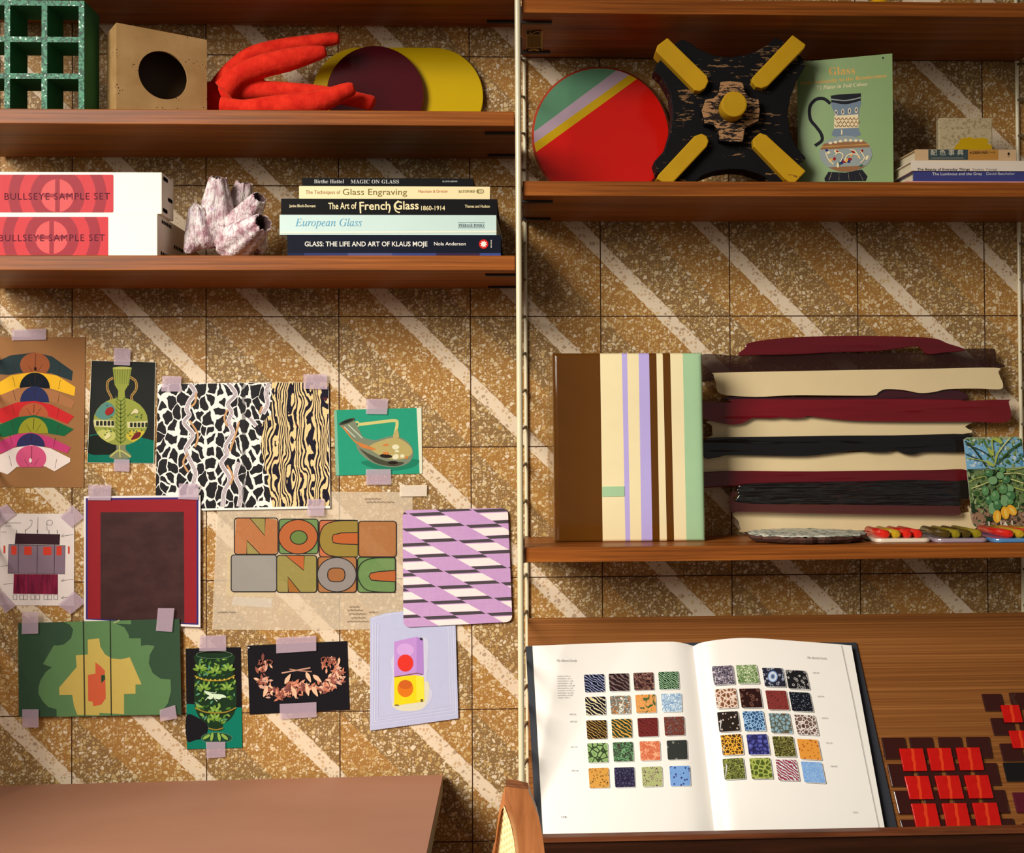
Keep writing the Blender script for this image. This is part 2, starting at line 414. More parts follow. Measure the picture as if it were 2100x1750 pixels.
# ladder uprights
def upright(x, label, xb, z0=0.0):
    e = empty('ladder_upright', (x, -.1, 0), label, 'shelf upright', 'cream ladder uprights of the shelving')
    b = MB(); b.tube([(x, -.1985, z0), (x, -.1985, 2.3)], .0042, CREAM, 14); b.build('rod', e)
    b = MB(); b.tube([(xb, -.0042, z0), (xb, -.0042, 2.3)], .0030, CREAM, 14); b.build('rod', e)
    for k in range(40):
        z = .06+k*.0562
        if z < z0: continue
        b = MB(); b.tube([(x, -.1985, z), (x+(xb-x)*.1, -.03, z), (xb, -.0042, z+.006)], .0022, M((120, 108, 84), .4, .1, 60, metal=.5), 8); b.build('rung', e)
xu = PY(1064, 500, -.196).x
upright(xu, 'cream ladder upright in the middle between both shelf columns', PY(1077, 500, -.012).x)
upright(xu+.79, 'cream ladder upright at the right edge of the photo', PY(2096, 700, -.012).x)
upright(xu-.79, 'cream ladder upright beyond the left end of the shelves', xu-.788, .80)

# sloping display shelf
ZT = PY(1300, 1262, -.004).z
p0 = Vector((0, -.022, ZT)); lipc = PY(1500, 1716, -.193)
SL = Vector((0, lipc.y+.022, lipc.z-ZT-.012)).normalized()       # down the slope
SN = Vector((0, SL.z, -SL.y)); SN = SN if SN.y < 0 else -SN
def sp(u, v, h=0.0): return Vector((u, 0, 0))+p0+SL*v+SN*h
LEN = (lipc-p0).length
def slopemap(h): return planemap(p0+SN*h, SN)
e = empty('display_shelf', (.5, -.1, lipc.z), 'sloping teak display shelf with a bottom lip under the open book', 'display shelf')
b = MB(); b.prism([sp(XR0+.004, 0), sp(XR0+.004, LEN), sp(XR1-.004, LEN), sp(XR1-.004, 0)], -SN*.014, TEAK_SLOPE); b.build('sloping_panel', e)
lipm = wood('lip_wood', (70, 36, 18), (112, 62, 36), (138, 82, 50))
b = MB(); q = sp(0, LEN)
zl1, zl0 = PY(1500, 1711, q.y-.016).z, PY(1500, 1722, q.y-.016).z; b.box(XR0+.004, XR1-.004, q.y-.016, q.y-.001, zl0, zl1, lipm); b.build('lip', e, bevel=.0008)
b = MB(); b.box(XR0+.004, XR1-.004, q.y-.012, q.y-.002, q.z-.15, zl0-.0004, wood('apron_shade_wood', (34, 17, 9), (52, 27, 15), (68, 36, 20))); b.build('apron', e)  # apron board kept very dark, shade under the lip is painted into its colour
for x in (XR0+.004, XR1-.016):
    b = MB(); b.prism([(x, -.006, ZT-.02), (x, -.006, q.z-.06), (x, q.y+.004, q.z-.06), (x, q.y+.004, q.z-.012)], (.012, 0, 0), TEAK); b.build('side_panel', e)

# ------------------------------------------------------------------ shelf L2
# green lattice
GLIT = G('green_glitter'); v = GLIT.vor(GLIT.co(), 420); sc_ = GLIT.n('ShaderNodeSeparateColor'); GLIT.L(v.outputs['Color'], sc_.inputs[0])
GLIT.col(GLIT.ramp(sc_.outputs[0], [(0, lin((20, 70, 50))), (.35, lin((50, 125, 92))), (.74, lin((80, 146, 112))), (.95, lin((210, 236, 220)))], 'CONSTANT'))
GLIT.rough(.3); GLIT.bump(sc_.outputs[1], .6, .001); GLIT = GLIT.m
FELT = M((40, 112, 70), .9, .25, 30)
yf = -.186; b = MB(); zb = TL2
X = lambda c: PY(px(CA, (c, 400))[0], 110, yf).x
Zc = lambda c: PY(60, px(CA, (0, c))[1], yf).z
xs = [(-260, -215), (35, 80), (331, 376), (627, 672)]; zt = Zc(2)
for x0, x1 in xs:
    b.prism([(X(x0), yf, zb), (X(x1), yf, zb), (X(x1), yf, zt), (X(x0), yf, zt)], (0, .056, 0), GLIT, FELT)
for z0, z1 in ((44, 2), (335, 292), (628, 585)):
    for k in range(3):
        xa, xb = X(xs[k][1]), X(xs[k+1][0])
        b.prism([(xa, yf, Zc(z0)), (xb, yf, Zc(z0)), (xb, yf, Zc(z1)), (xa, yf, Zc(z1))], (0, .056, 0), GLIT, FELT)
tag(b.build('lattice_sculpture'), 'green glitter-edged open lattice box on the upper left shelf', 'sculpture')

# bronze box with a round hole
BRONZE = G('bronze'); nz = BRONZE.noise(BRONZE.co(), 22, 4); n2 = BRONZE.vor(BRONZE.co(), 260); n3 = BRONZE.noise(BRONZE.co(), 30, 2)
pit = BRONZE.math('MULTIPLY', BRONZE.math('LESS_THAN', n2.outputs['Distance'], .22), BRONZE.math('GREATER_THAN', n3, .6))
BRONZE.col(BRONZE.mix(pit, BRONZE.ramp(nz, [(.3, lin((172, 134, 84))), (.7, lin((196, 158, 106)))]), lin((60, 36, 20))))
BRONZE.rough(.42); BRONZE.b.inputs['Metallic'].default_value = .15; BRONZE = BRONZE.m
A3 = PY(*px(CA, (928, 180)), -.182); zt = A3.z
B3 = PZ(*px(CA, (1650, 318)), zt); C3 = PZ(*px(CA, (855, 265)), zt); D3 = B3+(C3-A3)
dz = Vector((0, 0, zt-TL2)); fn = (B3-A3).cross(Vector((0, 0, 1))).normalized()
if fn.y > 0: fn = -fn
hc = PP(*px(CA, (1302, 600)), A3, fn); fu = (B3-A3).normalized(); hr = .0335
b = MB(); n = 48; outer = []; inner = []; wf = (B3-A3).length; hu = (hc-A3).dot(fu); hz = hc.z
for k in range(n):
    t = 2*math.pi*k/n; c_, s_ = math.cos(t), math.sin(t)
    inner.append(A3*1+fu*(hu+hr*c_)+Vector((0, 0, hz+hr*s_-zt)))
    tx = ((wf-hu) if c_ > 0 else -hu)/c_ if abs(c_) > 1e-6 else 1e9; tz = ((zt-hz) if s_ > 0 else (TL2-hz))/s_ if abs(s_) > 1e-6 else 1e9
    tt = min(abs(tx), abs(tz)); outer.append(A3*1+fu*(hu+tt*c_)+Vector((0, 0, hz+tt*s_-zt)))
b.grid([outer, inner], BRONZE, False, cu=True); b.grid([inner, [p-fn*.004 for p in inner]], BRONZE, True, cu=True)
lo = lambda p: p-dz
b.face([A3, B3, D3, C3], BRONZE); b.face([lo(A3), lo(C3), lo(D3), lo(B3)], BRONZE); b.face([A3, C3, lo(C3), lo(A3)], BRONZE)
b.face([B3, lo(B3), lo(D3), D3], BRONZE); b.face([C3, D3, lo(D3), lo(C3)], M((70, 50, 30), .6))
# corners of the face are covered by small triangles
cs = [(A3, 0), (B3, 0), (lo(A3), 0), (lo(B3), 0)]
for cpt, _ in cs:
    near = sorted(outer, key=lambda p: (p-cpt).length)[:2]; b.face([cpt, near[0], near[1]], BRONZE)
tag(b.build('bronze_box'), 'bronze box with a round hole, next to the green lattice', 'box')

# red velvet form
VEL = G('red_velvet'); nz = VEL.noise(VEL.co(), 60, 4); VEL.col(VEL.ramp(nz, [(.3, lin((196, 26, 14))), (.7, lin((232, 52, 30)))])); VEL.rough(.85)
VEL.b.inputs['Sheen Weight'].default_value = .5; VEL.b.inputs['Sheen Tint'].default_value = (*lin((255, 110, 80)), 1); VEL.b.inputs['Specular IOR Level'].default_value = .15
VEL.bump(VEL.noise(VEL.co((1, 1, 1)), 90, 3), .5, .003); VEL = VEL.m
b = MB()
def finger(pts, y):
    P, Rr = [], []
    for x, yy, r, dy in pts:
        q = PY(*px(CB, (x, yy)), y+dy); P.append(q); Rr.append(r/3/1.45/1000*1.06)
    # rounded start and blunt crimped tip
    Q = sm3(P, 5); rr = []
    for i in range(len(Rr)-1):
        for k in range(5): rr.append(Rr[i]+(Rr[i+1]-Rr[i])*k/5)
    rr.append(Rr[-1]); rr = [max(.003, v) for v in rr]
    t = (Q[-1]-Q[-2]).normalized(); Q.append(Q[-1]+t*.004); rr.append(rr[-1]*.8)
    b.tube(Q, rr, VEL, 18)
def sm3(P, n):
    o = []; N = len(P); g = lambda k: P[max(0, min(N-1, k))]
    for i in range(N-1):
        a_, b_, c_, d_ = g(i-1), g(i), g(i+1), g(i+2)
        for k in range(n):
            t = k/n; o.append(.5*((2*b_)+(c_-a_)*t+(2*a_-5*b_+4*c_-d_)*t*t+(3*b_-a_-3*c_+d_)*t**3))
    o.append(P[-1]); return o
finger([(160, 500, 70, .02), (240, 400, 66, .02), (350, 310, 60, .02), (500, 258, 52, .02), (700, 222, 46, .02), (830, 200, 40, .02), (872, 196, 36, .02)], -.10)
finger([(180, 520, 70, 0), (280, 420, 62, 0), (400, 370, 66, 0), (560, 330, 66, 0), (700, 296, 52, 0), (790, 276, 34, 0)], -.13)
finger([(170, 560, 62, 0), (260, 525, 52, 0), (420, 515, 55, 0), (600, 525, 55, 0), (760, 535, 50, 0), (930, 560, 45, 0), (1060, 588, 46, 0), (1085, 596, 46, 0)], -.115)
finger([(160, 620, 62, 0), (300, 628, 52, 0), (480, 612, 60, 0), (640, 600, 66, 0), (800, 570, 62, 0), (920, 520, 46, 0), (965, 505, 38, 0)], -.15)
finger([(110, 470, 40, .03), (110, 560, 75, .03), (120, 640, 70, .03)], -.10)
o = b.build('velvet_sculpture', recalc=True); md = o.modifiers.new('remesh', 'REMESH'); md.mode = 'VOXEL'; md.voxel_size = .0022; md.use_smooth_shade = True
md = o.modifiers.new('smooth', 'SMOOTH'); md.iterations = 2; md.factor = .5
mn = min(v.z for v in b.V); o.location.z += TL2-mn-.0
tag(o, 'stuffed red velvet form with long blunt fingers on the upper left shelf', 'soft sculpture')

# maroon disc and yellow oblong plate leaning at the wall
def plate(outline_px, y, th, m, z0, name, label, cat, fit_z=None):
    b = MB(); P = [PY(x, yy, y) for x, yy in outline_px]
    b.prism(P, (0, th, 0), m); o = b.build(name, bevel=.0018, seg=3); return tag(o, label, cat)
def disc_on(pxl, pxr, pytop, y, z0):
    zt = PY((pxl+pxr)/2, pytop, y).z; r = (zt-z0)/2; cx = PY((pxl+pxr)/2, 200, y).x; return cx, z0+r, r
cx, cz, r = disc_on(667, 872, 94, -.026, TL2)
b = MB(); b.prism([(cx+r*math.cos(t*math.pi/40), -.026, cz+r*math.sin(t*math.pi/40)) for t in range(80)], (0, .007, 0), GLOSS((74, 12, 22)), GLOSS((150, 14, 24)))
tag(b.build('glass_disc', bevel=.001), 'round dark maroon glass disc leaning on the yellow plate', 'disc')
y = -.013; zt = PY(815, 97, y).z; r = (zt-TL2)/2; xa = PY(640, 200, y).x+r; xb = PY(991, 200, y).x-r; cz = TL2+r
pts = [(xb+r*math.sin(t*math.pi/30), y, cz+r*math.cos(t*math.pi/30)) for t in range(31)]+[(xa-r*math.sin(t*math.pi/30), y, cz-r*math.cos(t*math.pi/30)) for t in range(31)]
b = MB(); b.prism(pts, (0, .006, 0), GLOSS((206, 172, 10)))
tag(b.build('oblong_plate', bevel=.001), 'yellow glass plate with rounded ends, behind the maroon disc', 'plate')

# ------------------------------------------------------------------ shelf L3: boxes
WHITEBOX = M((240, 234, 216), .5, .03); MARK = INK((30, 26, 26))
LAB = G('box_label_red'); LAB.col(lin((196, 42, 50))); LAB.rough(.35); LAB.bump(LAB.noise(LAB.co(), 90, 2), .10, .001); LAB = LAB.m
def ink_gloss(c):
    g = G('label_ink'); g.col(lin(c)); g.rough(.35); g.bump(g.noise(g.co(), 90, 2), .10, .001); return g.m
LD, LP = ink_gloss((150, 22, 40)), ink_gloss((206, 76, 76)); LT = INK((92, 34, 48))
def sample_box(y, tl, tr, bl, br, back, lab, cc, tx0, tx1, ty, z0, label):
    zt = PY(*px(CC, tr), y).z; x1 = PY(*px(CC, tr), y).x; x0 = PY(-70, 400, y).x
    bk = PZ(*px(CC, back), zt); yb = min(-.01, bk.y); e = empty('sample_box', ((x0+x1)/2, (y+yb)/2, z0), label, 'box', 'white sample boxes')
    b = MB(); dx = (bk.x-x1)
    b.prism([(x0, y, z0), (x1, y, z0), (x1, y, zt), (x0, y, zt)], (dx*.0, yb-y, 0), WHITEBOX); b.build('carton', e, bevel=.001)
    b = MB(); a = Art(b, ymap(y-.0003), CC)
    (lx0, ly0, lx1, ly1) = lab; R = [(lx0, ly0), (lx1, ly0), (lx1, ly1), (lx0, ly1)]
    a.p(rquad(R, 10), LAB)
    for r0, r1, m in ((0, 118, LP), (120, 195, LD), (276, 352, LD)):
        for k in range(48):
            t0, t1 = 2*math.pi*k/48, 2*math.pi*(k+1)/48
            q = [(cc[0]+r_*math.cos(t), cc[1]+r_*math.sin(t)) for r_, t in ((r0, t0), (r1, t0), (r1, t1), (r0, t1))]
            q = clip(q if r0 else q[1:], R)
            a.p(q, m, new=(k == 0))
    a.p(clip([(cc[0]-16, ly0), (cc[0]+16, ly0), (cc[0]+16, ly1), (cc[0]-16, ly1)], ell(cc[0], cc[1], 118, 118)), LD); a.p([(cc[0]-100, cc[1]-14), (cc[0]+100, cc[1]-14), (cc[0]+100, cc[1]+12), (cc[0]-100, cc[1]+12)], LD)
    a.tx('BULLSEYE SAMPLE SET', (tx0, ty), (tx1, ty-2), 50, LT, space=1.15); b.build('printed_label', e)['label'] = 'glossy red printed label with rings'
    b = MB(); zz = zt-.012
    for (f, row) in ((.15, .88), (.12, .12), (.55, .45)):
        for k in range(6):
            yy = y+(yb-y)*(f+k*.055); c0 = Vector((x1+.0006, yy, z0+(zt-z0)*row)); b.face([c0+Vector((0, .0026*math.cos(t), .003*math.sin(t))) for t in [q*math.pi/4 for q in range(8)]], MARK)
    b.build('printed_marks', e)['label'] = 'row of black print marks on the box end'
    return zt
z1 = sample_box(-.183, (0, 410), (1130, 415), (0, 722), (1135, 722), (1328, 548), (-110, 437, 776, 721), (370, 585), -8, 752, 612, TL3, 'lower white box of the pair with red label')
sample_box(-.181, (0, 100), (1162, 117), (0, 407), (1165, 430), (1258, 180), (-110, 134, 813, 405), (412, 285), 32, 788, 314, z1, 'upper white box of the pair with red label')

# barnacle cluster
BAR = G('barnacle_shell'); n1 = BAR.noise(BAR.co(), 38, 5, .7); n2 = BAR.noise(BAR.co((1, 1, .35)), 260, 3)
cshell = BAR.ramp(n1, [(.30, lin((104, 56, 66))), (.40, lin((164, 122, 130))), (.48, lin((206, 184, 188))), (.58, lin((232, 224, 220))), (.68, lin((206, 182, 204))), (.76, lin((150, 112, 150)))])
BAR.col(BAR.mix(BAR.math('MULTIPLY', BAR.math('LESS_THAN', n2, .44), .55), cshell, lin((150, 104, 112)))); BAR.rough(.7)
BAR.bump(n2, .9, .003); BAR = BAR.m; BDARK = M((70, 48, 46), .9)
b = MB(); rnd = random.Random(5); k_ = CC[2]/1.5/1000
def barn(p0_, p1_, y0, y1, rb, rt, crater=True, ribs=9):
    A = PY(*px(CC, p0_), y0); B = PY(*px(CC, p1_), y1); t = (B-A).normalized(); a_ = Vector((0, 1, 0)); a_ = (a_-t*a_.dot(t)).normalized(); c_ = t.cross(a_)
    n = 48; rows = []; ph = rnd.random()*6; jag = [rnd.uniform(-.12, .14) for _ in range(n)]
    L = (B-A).length; base = A
    for i in range(11):
        f = i/10; R = (rb+(rt-rb)*f**.85)*k_*(1.0+.16*math.sin(math.pi*f))*(.5+.5*min(1, f/.25)**.6)
        row = []
        for k in range(n):
            th = 2*math.pi*k/n; rr = R*(.94+.16*abs(math.sin(ribs*.5*th+ph+.5*f))+.03*math.sin(21*th+ph*3)+rnd.uniform(-.008, .008))
            row.append(A+t*(L*f+(jag[k]*R*1.2 if i == 10 else 0))+(a_*math.cos(th)+c_*math.sin(th))*rr)
        rows.append(row)
    b.grid(rows, BAR, True, cu=True); b.face(rows[0][::-1], BAR)
    if crater:
        inn = []
        for (f, s) in ((0, .86), (-.2, .74), (-.8, .6), (-1.0, .05)):
            cen = B+t*(f*rt*2*k_); inn.append([cen+((p-t*(p-B).dot(t))-B)*s+(t*((p-B).dot(t))*(1 if f == 0 else .3)) for p in rows[-1]])
        b.grid([rows[-1], inn[0]], BAR, True, cu=True); b.grid(inn, BDARK, True, cu=True)
    else:
        tip = B+t*rt*k_*.5; b.grid([rows[-1], [tip+(p-tip)*.5+t*rt*k_*.2 for p in rows[-1]], [tip+t*rt*k_*.4]*48], BAR, True, cu=True)
barn((1560, 620), (1566, 168), -.10, -.125, 150, 60, ribs=7)
barn((1680, 600), (1752, 205), -.075, -.095, 135, 58, ribs=6)
barn((1680, 600), (1862, 310), -.105, -.155, 135, 50, ribs=7)
barn((1620, 690), (1888, 490), -.115, -.18, 145, 66, ribs=8)
barn((1470, 680), (1408, 390), -.115, -.13, 130, 52, False, 7)
barn((1440, 560), (1345, 695), -.12, -.14, 100, 28, False, 5)
barn((1700, 600), (1730, 690), -.12, -.13, 165, 105, False, 9)
barn((1820, 600), (1865, 680), -.11, -.115, 95, 55, False, 7)
barn((1600, 600), (1590, 695), -.10, -.11, 95, 26, False, 5)
barn((1780, 640), (1895, 590), -.09, -.09, 120, 60, True, 7)
o = b.build('barnacle_cluster'); o.location.z += TL3-min(v.z for v in b.V)
tag(o, 'clump of pink and white barnacle shells between the white boxes and books', 'barnacles')

# ------------------------------------------------------------------ books
PAGES = G('page_edges'); PAGES.col(PAGES.ramp(PAGES.noise(PAGES.co((3, 3, 900)), 1, 2), [(.3, lin((196, 180, 148))), (.7, lin((230, 218, 190)))])); PAGES.rough(.8); PAGES = PAGES.m
def book(x0, x1, y, depth, z0, z1, cover, label, spine=None, dx=0.0, board=.0025, skew=0.0, group='books stacked under the barnacle shelf', crop_=None, cat='book', openside=1):
    e = empty('book', ((x0+x1)/2, y+depth/2, z0), label, cat, group)
    b = MB(); S = lambda p: Vector((p[0]+skew*(p[1]-y), p[1], p[2]))
    def bx(xa, xb, ya, yb, za, zb):
        b.prism([S((xa, ya, za)), S((xb, ya, za)), S((xb, ya, zb)), S((xa, ya, zb))], S((xa, yb, za))-S((xa, ya, za)), cover)
    bx(x0, x1, y, y+depth, z0, z0+board); bx(x0, x1, y, y+depth, z1-board, z1); bx(x0, x1, y, y+.004, z0+board, z1-board)
    if spine:
        a = Art(b, ymap(y-.0002), crop_, .00003); spine(a)
    b.build('cover', e)
    b = MB(); m = .003
    b.prism([S((x0+m, y+.0045, z0+board)), S((x1-m, y+.0045, z0+board)), S((x1-m, y+.0045, z1-board)), S((x0+m, y+.0045, z1-board))], S((0, y+depth-m, 0))-S((0, y+.0045, 0)), PAGES); b.build('page_block', e)
    return e
def brow(c, y, l, r, top, bot): return PY(*px(c, (l, (top+bot)/2)), y).x, PY(*px(c, (r, (top+bot)/2)), y).x
WH = INK((236, 232, 220)); BLK = M((20, 20, 22), .5, .1, 40, spec=.06); NAVY = M((20, 24, 38), .5, .1, 40, spec=.06)
PALE = M((196, 220, 214), .4, .04, 40, coat=.2); CRM = M((238, 220, 168), .45, .04)
zc = lambda v, y: PY(900, px(CD, (0, v))[1], y).z
def s5(a):
    for x0, x1, c in ((190, 315, (30, 40, 74)), (315, 650, (52, 60, 104)), (650, 990, (82, 84, 128)), (990, 1330, (58, 66, 120)), (1330, 1665, (54, 40, 66)), (1665, 1826, (60, 74, 134))):
        a.p([(x0, 710), (x1, 710), (x1, 736), (x0, 736)], INK(c), new=False)
    a.tx('GLASS: THE LIFE AND ART OF KLAUS MOJE', (318, 657), (1262, 657), 38, WH, bold=.012); a.tx('Nola Anderson', (1313, 650), (1557, 650), 27, WH, bold=.01)
    a.el(1694, 640, 36, 36, INK((206, 34, 34)))
    a.p([(1694+(28 if k % 2 == 0 else 17)*math.cos(k*math.pi/8+.2), 640+(28 if k % 2 == 0 else 17)*math.sin(k*math.pi/8+.2)) for k in range(16)], WH)
    for k in range(7): a.p([(1749, 610+k*9), (1756, 610+k*9), (1756, 615+k*9), (1749, 615+k*9)], WH, new=False)
    a.p([(1625, 737), (1758, 737), (1758, 744), (1625, 744)], WH)
y = -.188; x0, x1 = brow(CD, y, 184, 1826, 572, 740); zA = TL3; zB = zc(570, y)
book(x0, x1, y, .184, zA, zB, NAVY, 'thick navy book with white capitals, bottom of the shelf stack', s5, crop_=CD)
def s4(a):
    a.tx(serif('European Glass', 'i'), (245, 502), (757, 502), 60, INK((96, 164, 196))); P = INK((60, 84, 96))
    a.st([(1497, 474), (1703, 474), (1703, 514), (1497, 514)], 3, P, False, True); a.tx(serif('PEERAGE BOOKS', 'b'), (1503, 508), (1697, 508), 26, P)
    a.p([(128, 545), (1793, 537), (1793, 553), (130, 557)], INK((226, 230, 210)))
y = -.186; x0, x1 = brow(CD, y, 125, 1792, 420, 555); zA = zB+.0003; zB = zc(417, y)
book(x0, x1, y, .182, zA, zB, PALE, 'pale blue book with slanted blue title, second from the bottom', s4, crop_=CD, skew=.03)
def s3(a):
    a.tx('The Art of', (500, 372), (718, 368), 52, CRM, bold=.012); a.tx('French Glass', (740, 378), (1195, 372), 66, CRM, bold=.014); a.tx('1860-1914', (1214, 380), (1397, 380), 36, CRM, bold=.01)
    a.st([(744, 318), (748, 404)], 11, CRM, False); a.st([(962, 330), (975, 360), (965, 400)], 9, CRM); a.st([(1040, 306), (1008, 340), (1020, 385), (1050, 398)], 9, CRM)
    a.tx('Janine Bloch-Dermant', (200, 356), (402, 356), 22, CRM, bold=.01); a.tx('Thames and Hudson', (1550, 360), (1742, 360), 23, CRM, bold=.01)
y = -.185; x0, x1 = brow(CD, y, 137, 1800, 290, 410); zA = zB+.0003; zB = zc(294, y)
book(x0, x1, y, .18, zA, zB, BLK, 'black book with large cream lettering, middle of the stack', s3, crop_=CD)
def s2(a):
    O = INK((124, 110, 56)); Bn = INK((164, 108, 62))
    a.tx('The Techniques of', (325, 254), (592, 254), 30, Bn); a.tx('Glass Engraving', (610, 262), (1105, 262), 50, O); a.tx('Matcham & Dreiser', (1192, 246), (1420, 244), 24, INK((196, 120, 70)))
    a.tx(serif('BATSFORD'), (1502, 246), (1628, 244), 22, O); a.p(rrect(1640, 220, 1695, 250, 12), O); a.p(rrect(1655, 225, 1690, 246, 6), CRM)
    for k in range(3): a.st([(1660+k*10, 227), (1660+k*10, 244)], 3, O, False, new=False)
y = -.183; x0, x1 = brow(CD, y, 275, 1743, 198, 285); zA = zB+.0003; zB = zc(197, y)
book(x0, x1, y, .172, zA, zB, CRM, 'cream book with olive lettering, second from the top of its stack', s2, crop_=CD)
def s1(a):
    g_ = INK((190, 190, 186)); a.tx(serif('Birthe Hattel'), (390, 172), (620, 172), 30, g_); a.tx(serif('MAGIC ON GLASS'), (672, 174), (1043, 174), 30, g_); a.tx(serif('KANGAROO'), (1377, 164), (1492, 164), 13, g_)
y = -.180; x0, x1 = brow(CD, y, 300, 1616, 135, 190); zA = zB+.0003; zB = zc(135, y)
book(x0, x1, y, .165, zA, zB, BLK, 'thin black book with grey lettering on top of the stack', s1, crop_=CD)
# ------------------------------------------------------------------ shelf R2
# striped disc
cx, cz, r = disc_on(1087, 1378, 137, -.030, TR2)
cx = (PY(1087, 265, -.03).x+PY(1378, 265, -.03).x)/2
b = MB(); y = -.03; circ = [(cx+r*math.cos(t*math.pi/60), cz+r*math.sin(t*math.pi/60)) for t in range(120)]
inner = [(cx+(r-.0035)*math.cos(t*math.pi/60), cz+(r-.0035)*math.sin(t*math.pi/60)) for t in range(120)]
RIM = GLOSS((120, 24, 20)); GR, LI, YE, RE = GLOSS((92, 140, 108)), GLOSS((176, 152, 166)), GLOSS((196, 158, 14)), GLOSS((206, 24, 16))
def w2(p): q = PY(*px(CE, p), y); return (q.x, q.z)
ls = [(w2((155, 910)), w2((755, 462))), (w2((160, 985)), w2((850, 487))), (w2((175, 1042)), w2((905, 512)))]
rest = inner
for (a_, b_), m in zip(ls, (GR, LI, YE)):
    up = clip_half(rest, a_, b_); rest = clip_half(rest, b_, a_); b.face([(p[0], y-.003, p[1]) for p in up], m)
b.face([(p[0], y-.003, p[1]) for p in rest], RE)
b.grid([[(p[0], y-.003, p[1]) for p in inner], [(p[0], y, p[1]) for p in circ], [(p[0], y+.005, p[1]) for p in circ]], GLOSS((170, 60, 40)), True, cu=True)
b.face([(p[0], y+.005, p[1]) for p in circ], RIM)
tag(b.build('glass_disc'), 'large glossy disc in red with green, lilac and yellow diagonal stripes', 'disc')

# black cross with yellow bars
def worn(name, c1, c2, thr, sx=40, sz=220):
    g = G(name); n1 = g.noise(g.co((sx, 60, sz)), 1, 4, .7); n2 = g.noise(g.co(), 14, 3)
    f = g.math('GREATER_THAN', g.math('ADD', g.math('MULTIPLY', n1, .6), g.math('MULTIPLY', n2, .4)), thr)
    g.col(g.mix(g.math('MULTIPLY', f, .85), g.mix(n2, lin(tuple(v*.8 for v in c1)), lin(c1)), lin(c2))); g.rough(.6); g.bump(n1, .2, .001); return g.m
BLACKP = worn('worn_black_paint', (20, 19, 21), (140, 104, 68), .575); YELP = worn('worn_yellow_paint', (208, 160, 28), (120, 84, 30), .64, 30, 60); HUBP = worn('worn_hub_paint', (40, 33, 31), (176, 132, 90), .49, 60, 260)
yb = -.150; e = empty('foundry_pattern', PY(1497, 380, yb), 'black painted wooden cross with four yellow bars and yellow knob', 'wooden pattern')
ztop = PY(*px(CE, (1500, 272)), yb).z
out = [(1185, 285), (1215, 297), (1290, 350), (1400, 395), (1500, 405), (1620, 385), (1740, 330), (1805, 270), (1850, 290), (1985, 405), (2010, 460), (1950, 560), (1905, 680), (1887, 790), (1905, 920), (1950, 1010), (2012, 1085), (1960, 1140), (1870, 1235), (1790, 1262), (1740, 1215), (1690, 1190), (1600, 1163), (1500, 1158), (1400, 1172), (1310, 1205), (1250, 1262), (1150, 1255), (1010, 1180), (988, 1110), (1060, 1030), (1100, 900), (1115, 780), (1098, 650), (1040, 540), (988, 495), (1000, 458), (1145, 300)]
b = MB(); b.prism([PY(*px(CE, p), yb) for p in out], (0, .034, 0), BLACKP); b.build('cross_body', e, bevel=.0012)
ybar = yb-.014
bars = ([(1080, 273), (1345, 530), (1356, 568), (1335, 612), (1300, 634), (1262, 628), (1000, 362), (1012, 325)], [(1922, 254), (2012, 320), (2000, 345), (1755, 598), (1715, 614), (1675, 605), (1650, 575), (1652, 540)],
        [(1310, 918), (1342, 935), (1357, 968), (1345, 1005), (1095, 1272), (1005, 1222), (1020, 1195), (1262, 935)], [(1702, 913), (1745, 928), (2012, 1172), (1990, 1195), (1925, 1265), (1870, 1225), (1660, 1005), (1655, 955)])
for q in bars:
    b = MB(); b.prism([PY(*px(CE, p), ybar) for p in q], (0, .034, 0), YELP); b.build('bar', e, bevel=.0015)['label'] = 'yellow painted bar with rounded inner end'
hub = [(1435, 572), (1500, 565), (1588, 575), (1600, 640), (1645, 682), (1692, 680), (1702, 760), (1692, 835), (1640, 858), (1600, 885), (1588, 972), (1500, 978), (1428, 965), (1422, 900), (1390, 860), (1330, 855), (1308, 765), (1335, 690), (1390, 680), (1422, 645)]
b = MB(); b.prism([PY(*px(CE, p), yb-.016) for p in hub], (0, .018, 0), HUBP, BLACKP); b.build('hub', e, bevel=.001)
b = MB(); c0 = PY(*px(CE, (1530, 720)), yb-.042); rr = 87*CE[2]/2400*(c0-EYE).dot(FW)
b.prism([c0+Vector((rr*math.cos(t*math.pi/20), 0, rr*math.sin(t*math.pi/20))) for t in range(40)], (0, .028, 0), YELP, smooth=True); b.build('knob', e, bevel=.002)
zlow = min((o.matrix_local.translation.z+v.co.z+e.location.z) for o in e.children for v in o.data.vertices)
e.location.z += max(0, TR2-zlow)

# green book with jug on the cover
TRp = PY(*px(CF, (838, 400)), -.146); TLp = PZ(*px(CF, (126, 466)), TRp.z); cn = (TRp-TLp).cross(Vector((0, 0, 1))).normalized(); cn = cn if cn.y < 0 else -cn
cu_ = (TRp-TLp); e = empty('book', (TLp.x+.06, -.15, TR2), 'upright green book about glass with a painted jug on its cover', 'book')
GREEN = M((128, 158, 96), .38, .04, 30, coat=.2); dz = Vector((0, 0, TRp.z-TR2))
b = MB(); th = -cn*.020
b.prism([TLp-dz, TRp-dz, TRp, TLp], -cn*.0025, GREEN); b.prism([TLp-dz+th, TRp-dz+th, TRp+th, TLp+th], -cn*.0025, GREEN)
b.prism([TRp-dz-cn*.0025-cu_*.012, TRp-dz-cn*.0025, TRp-cn*.0025, TRp-cn*.0025-cu_*.012], th+cn*.0025, GREEN)
a = Art(b, planemap(TLp, cn), CF, .00004, .00005)
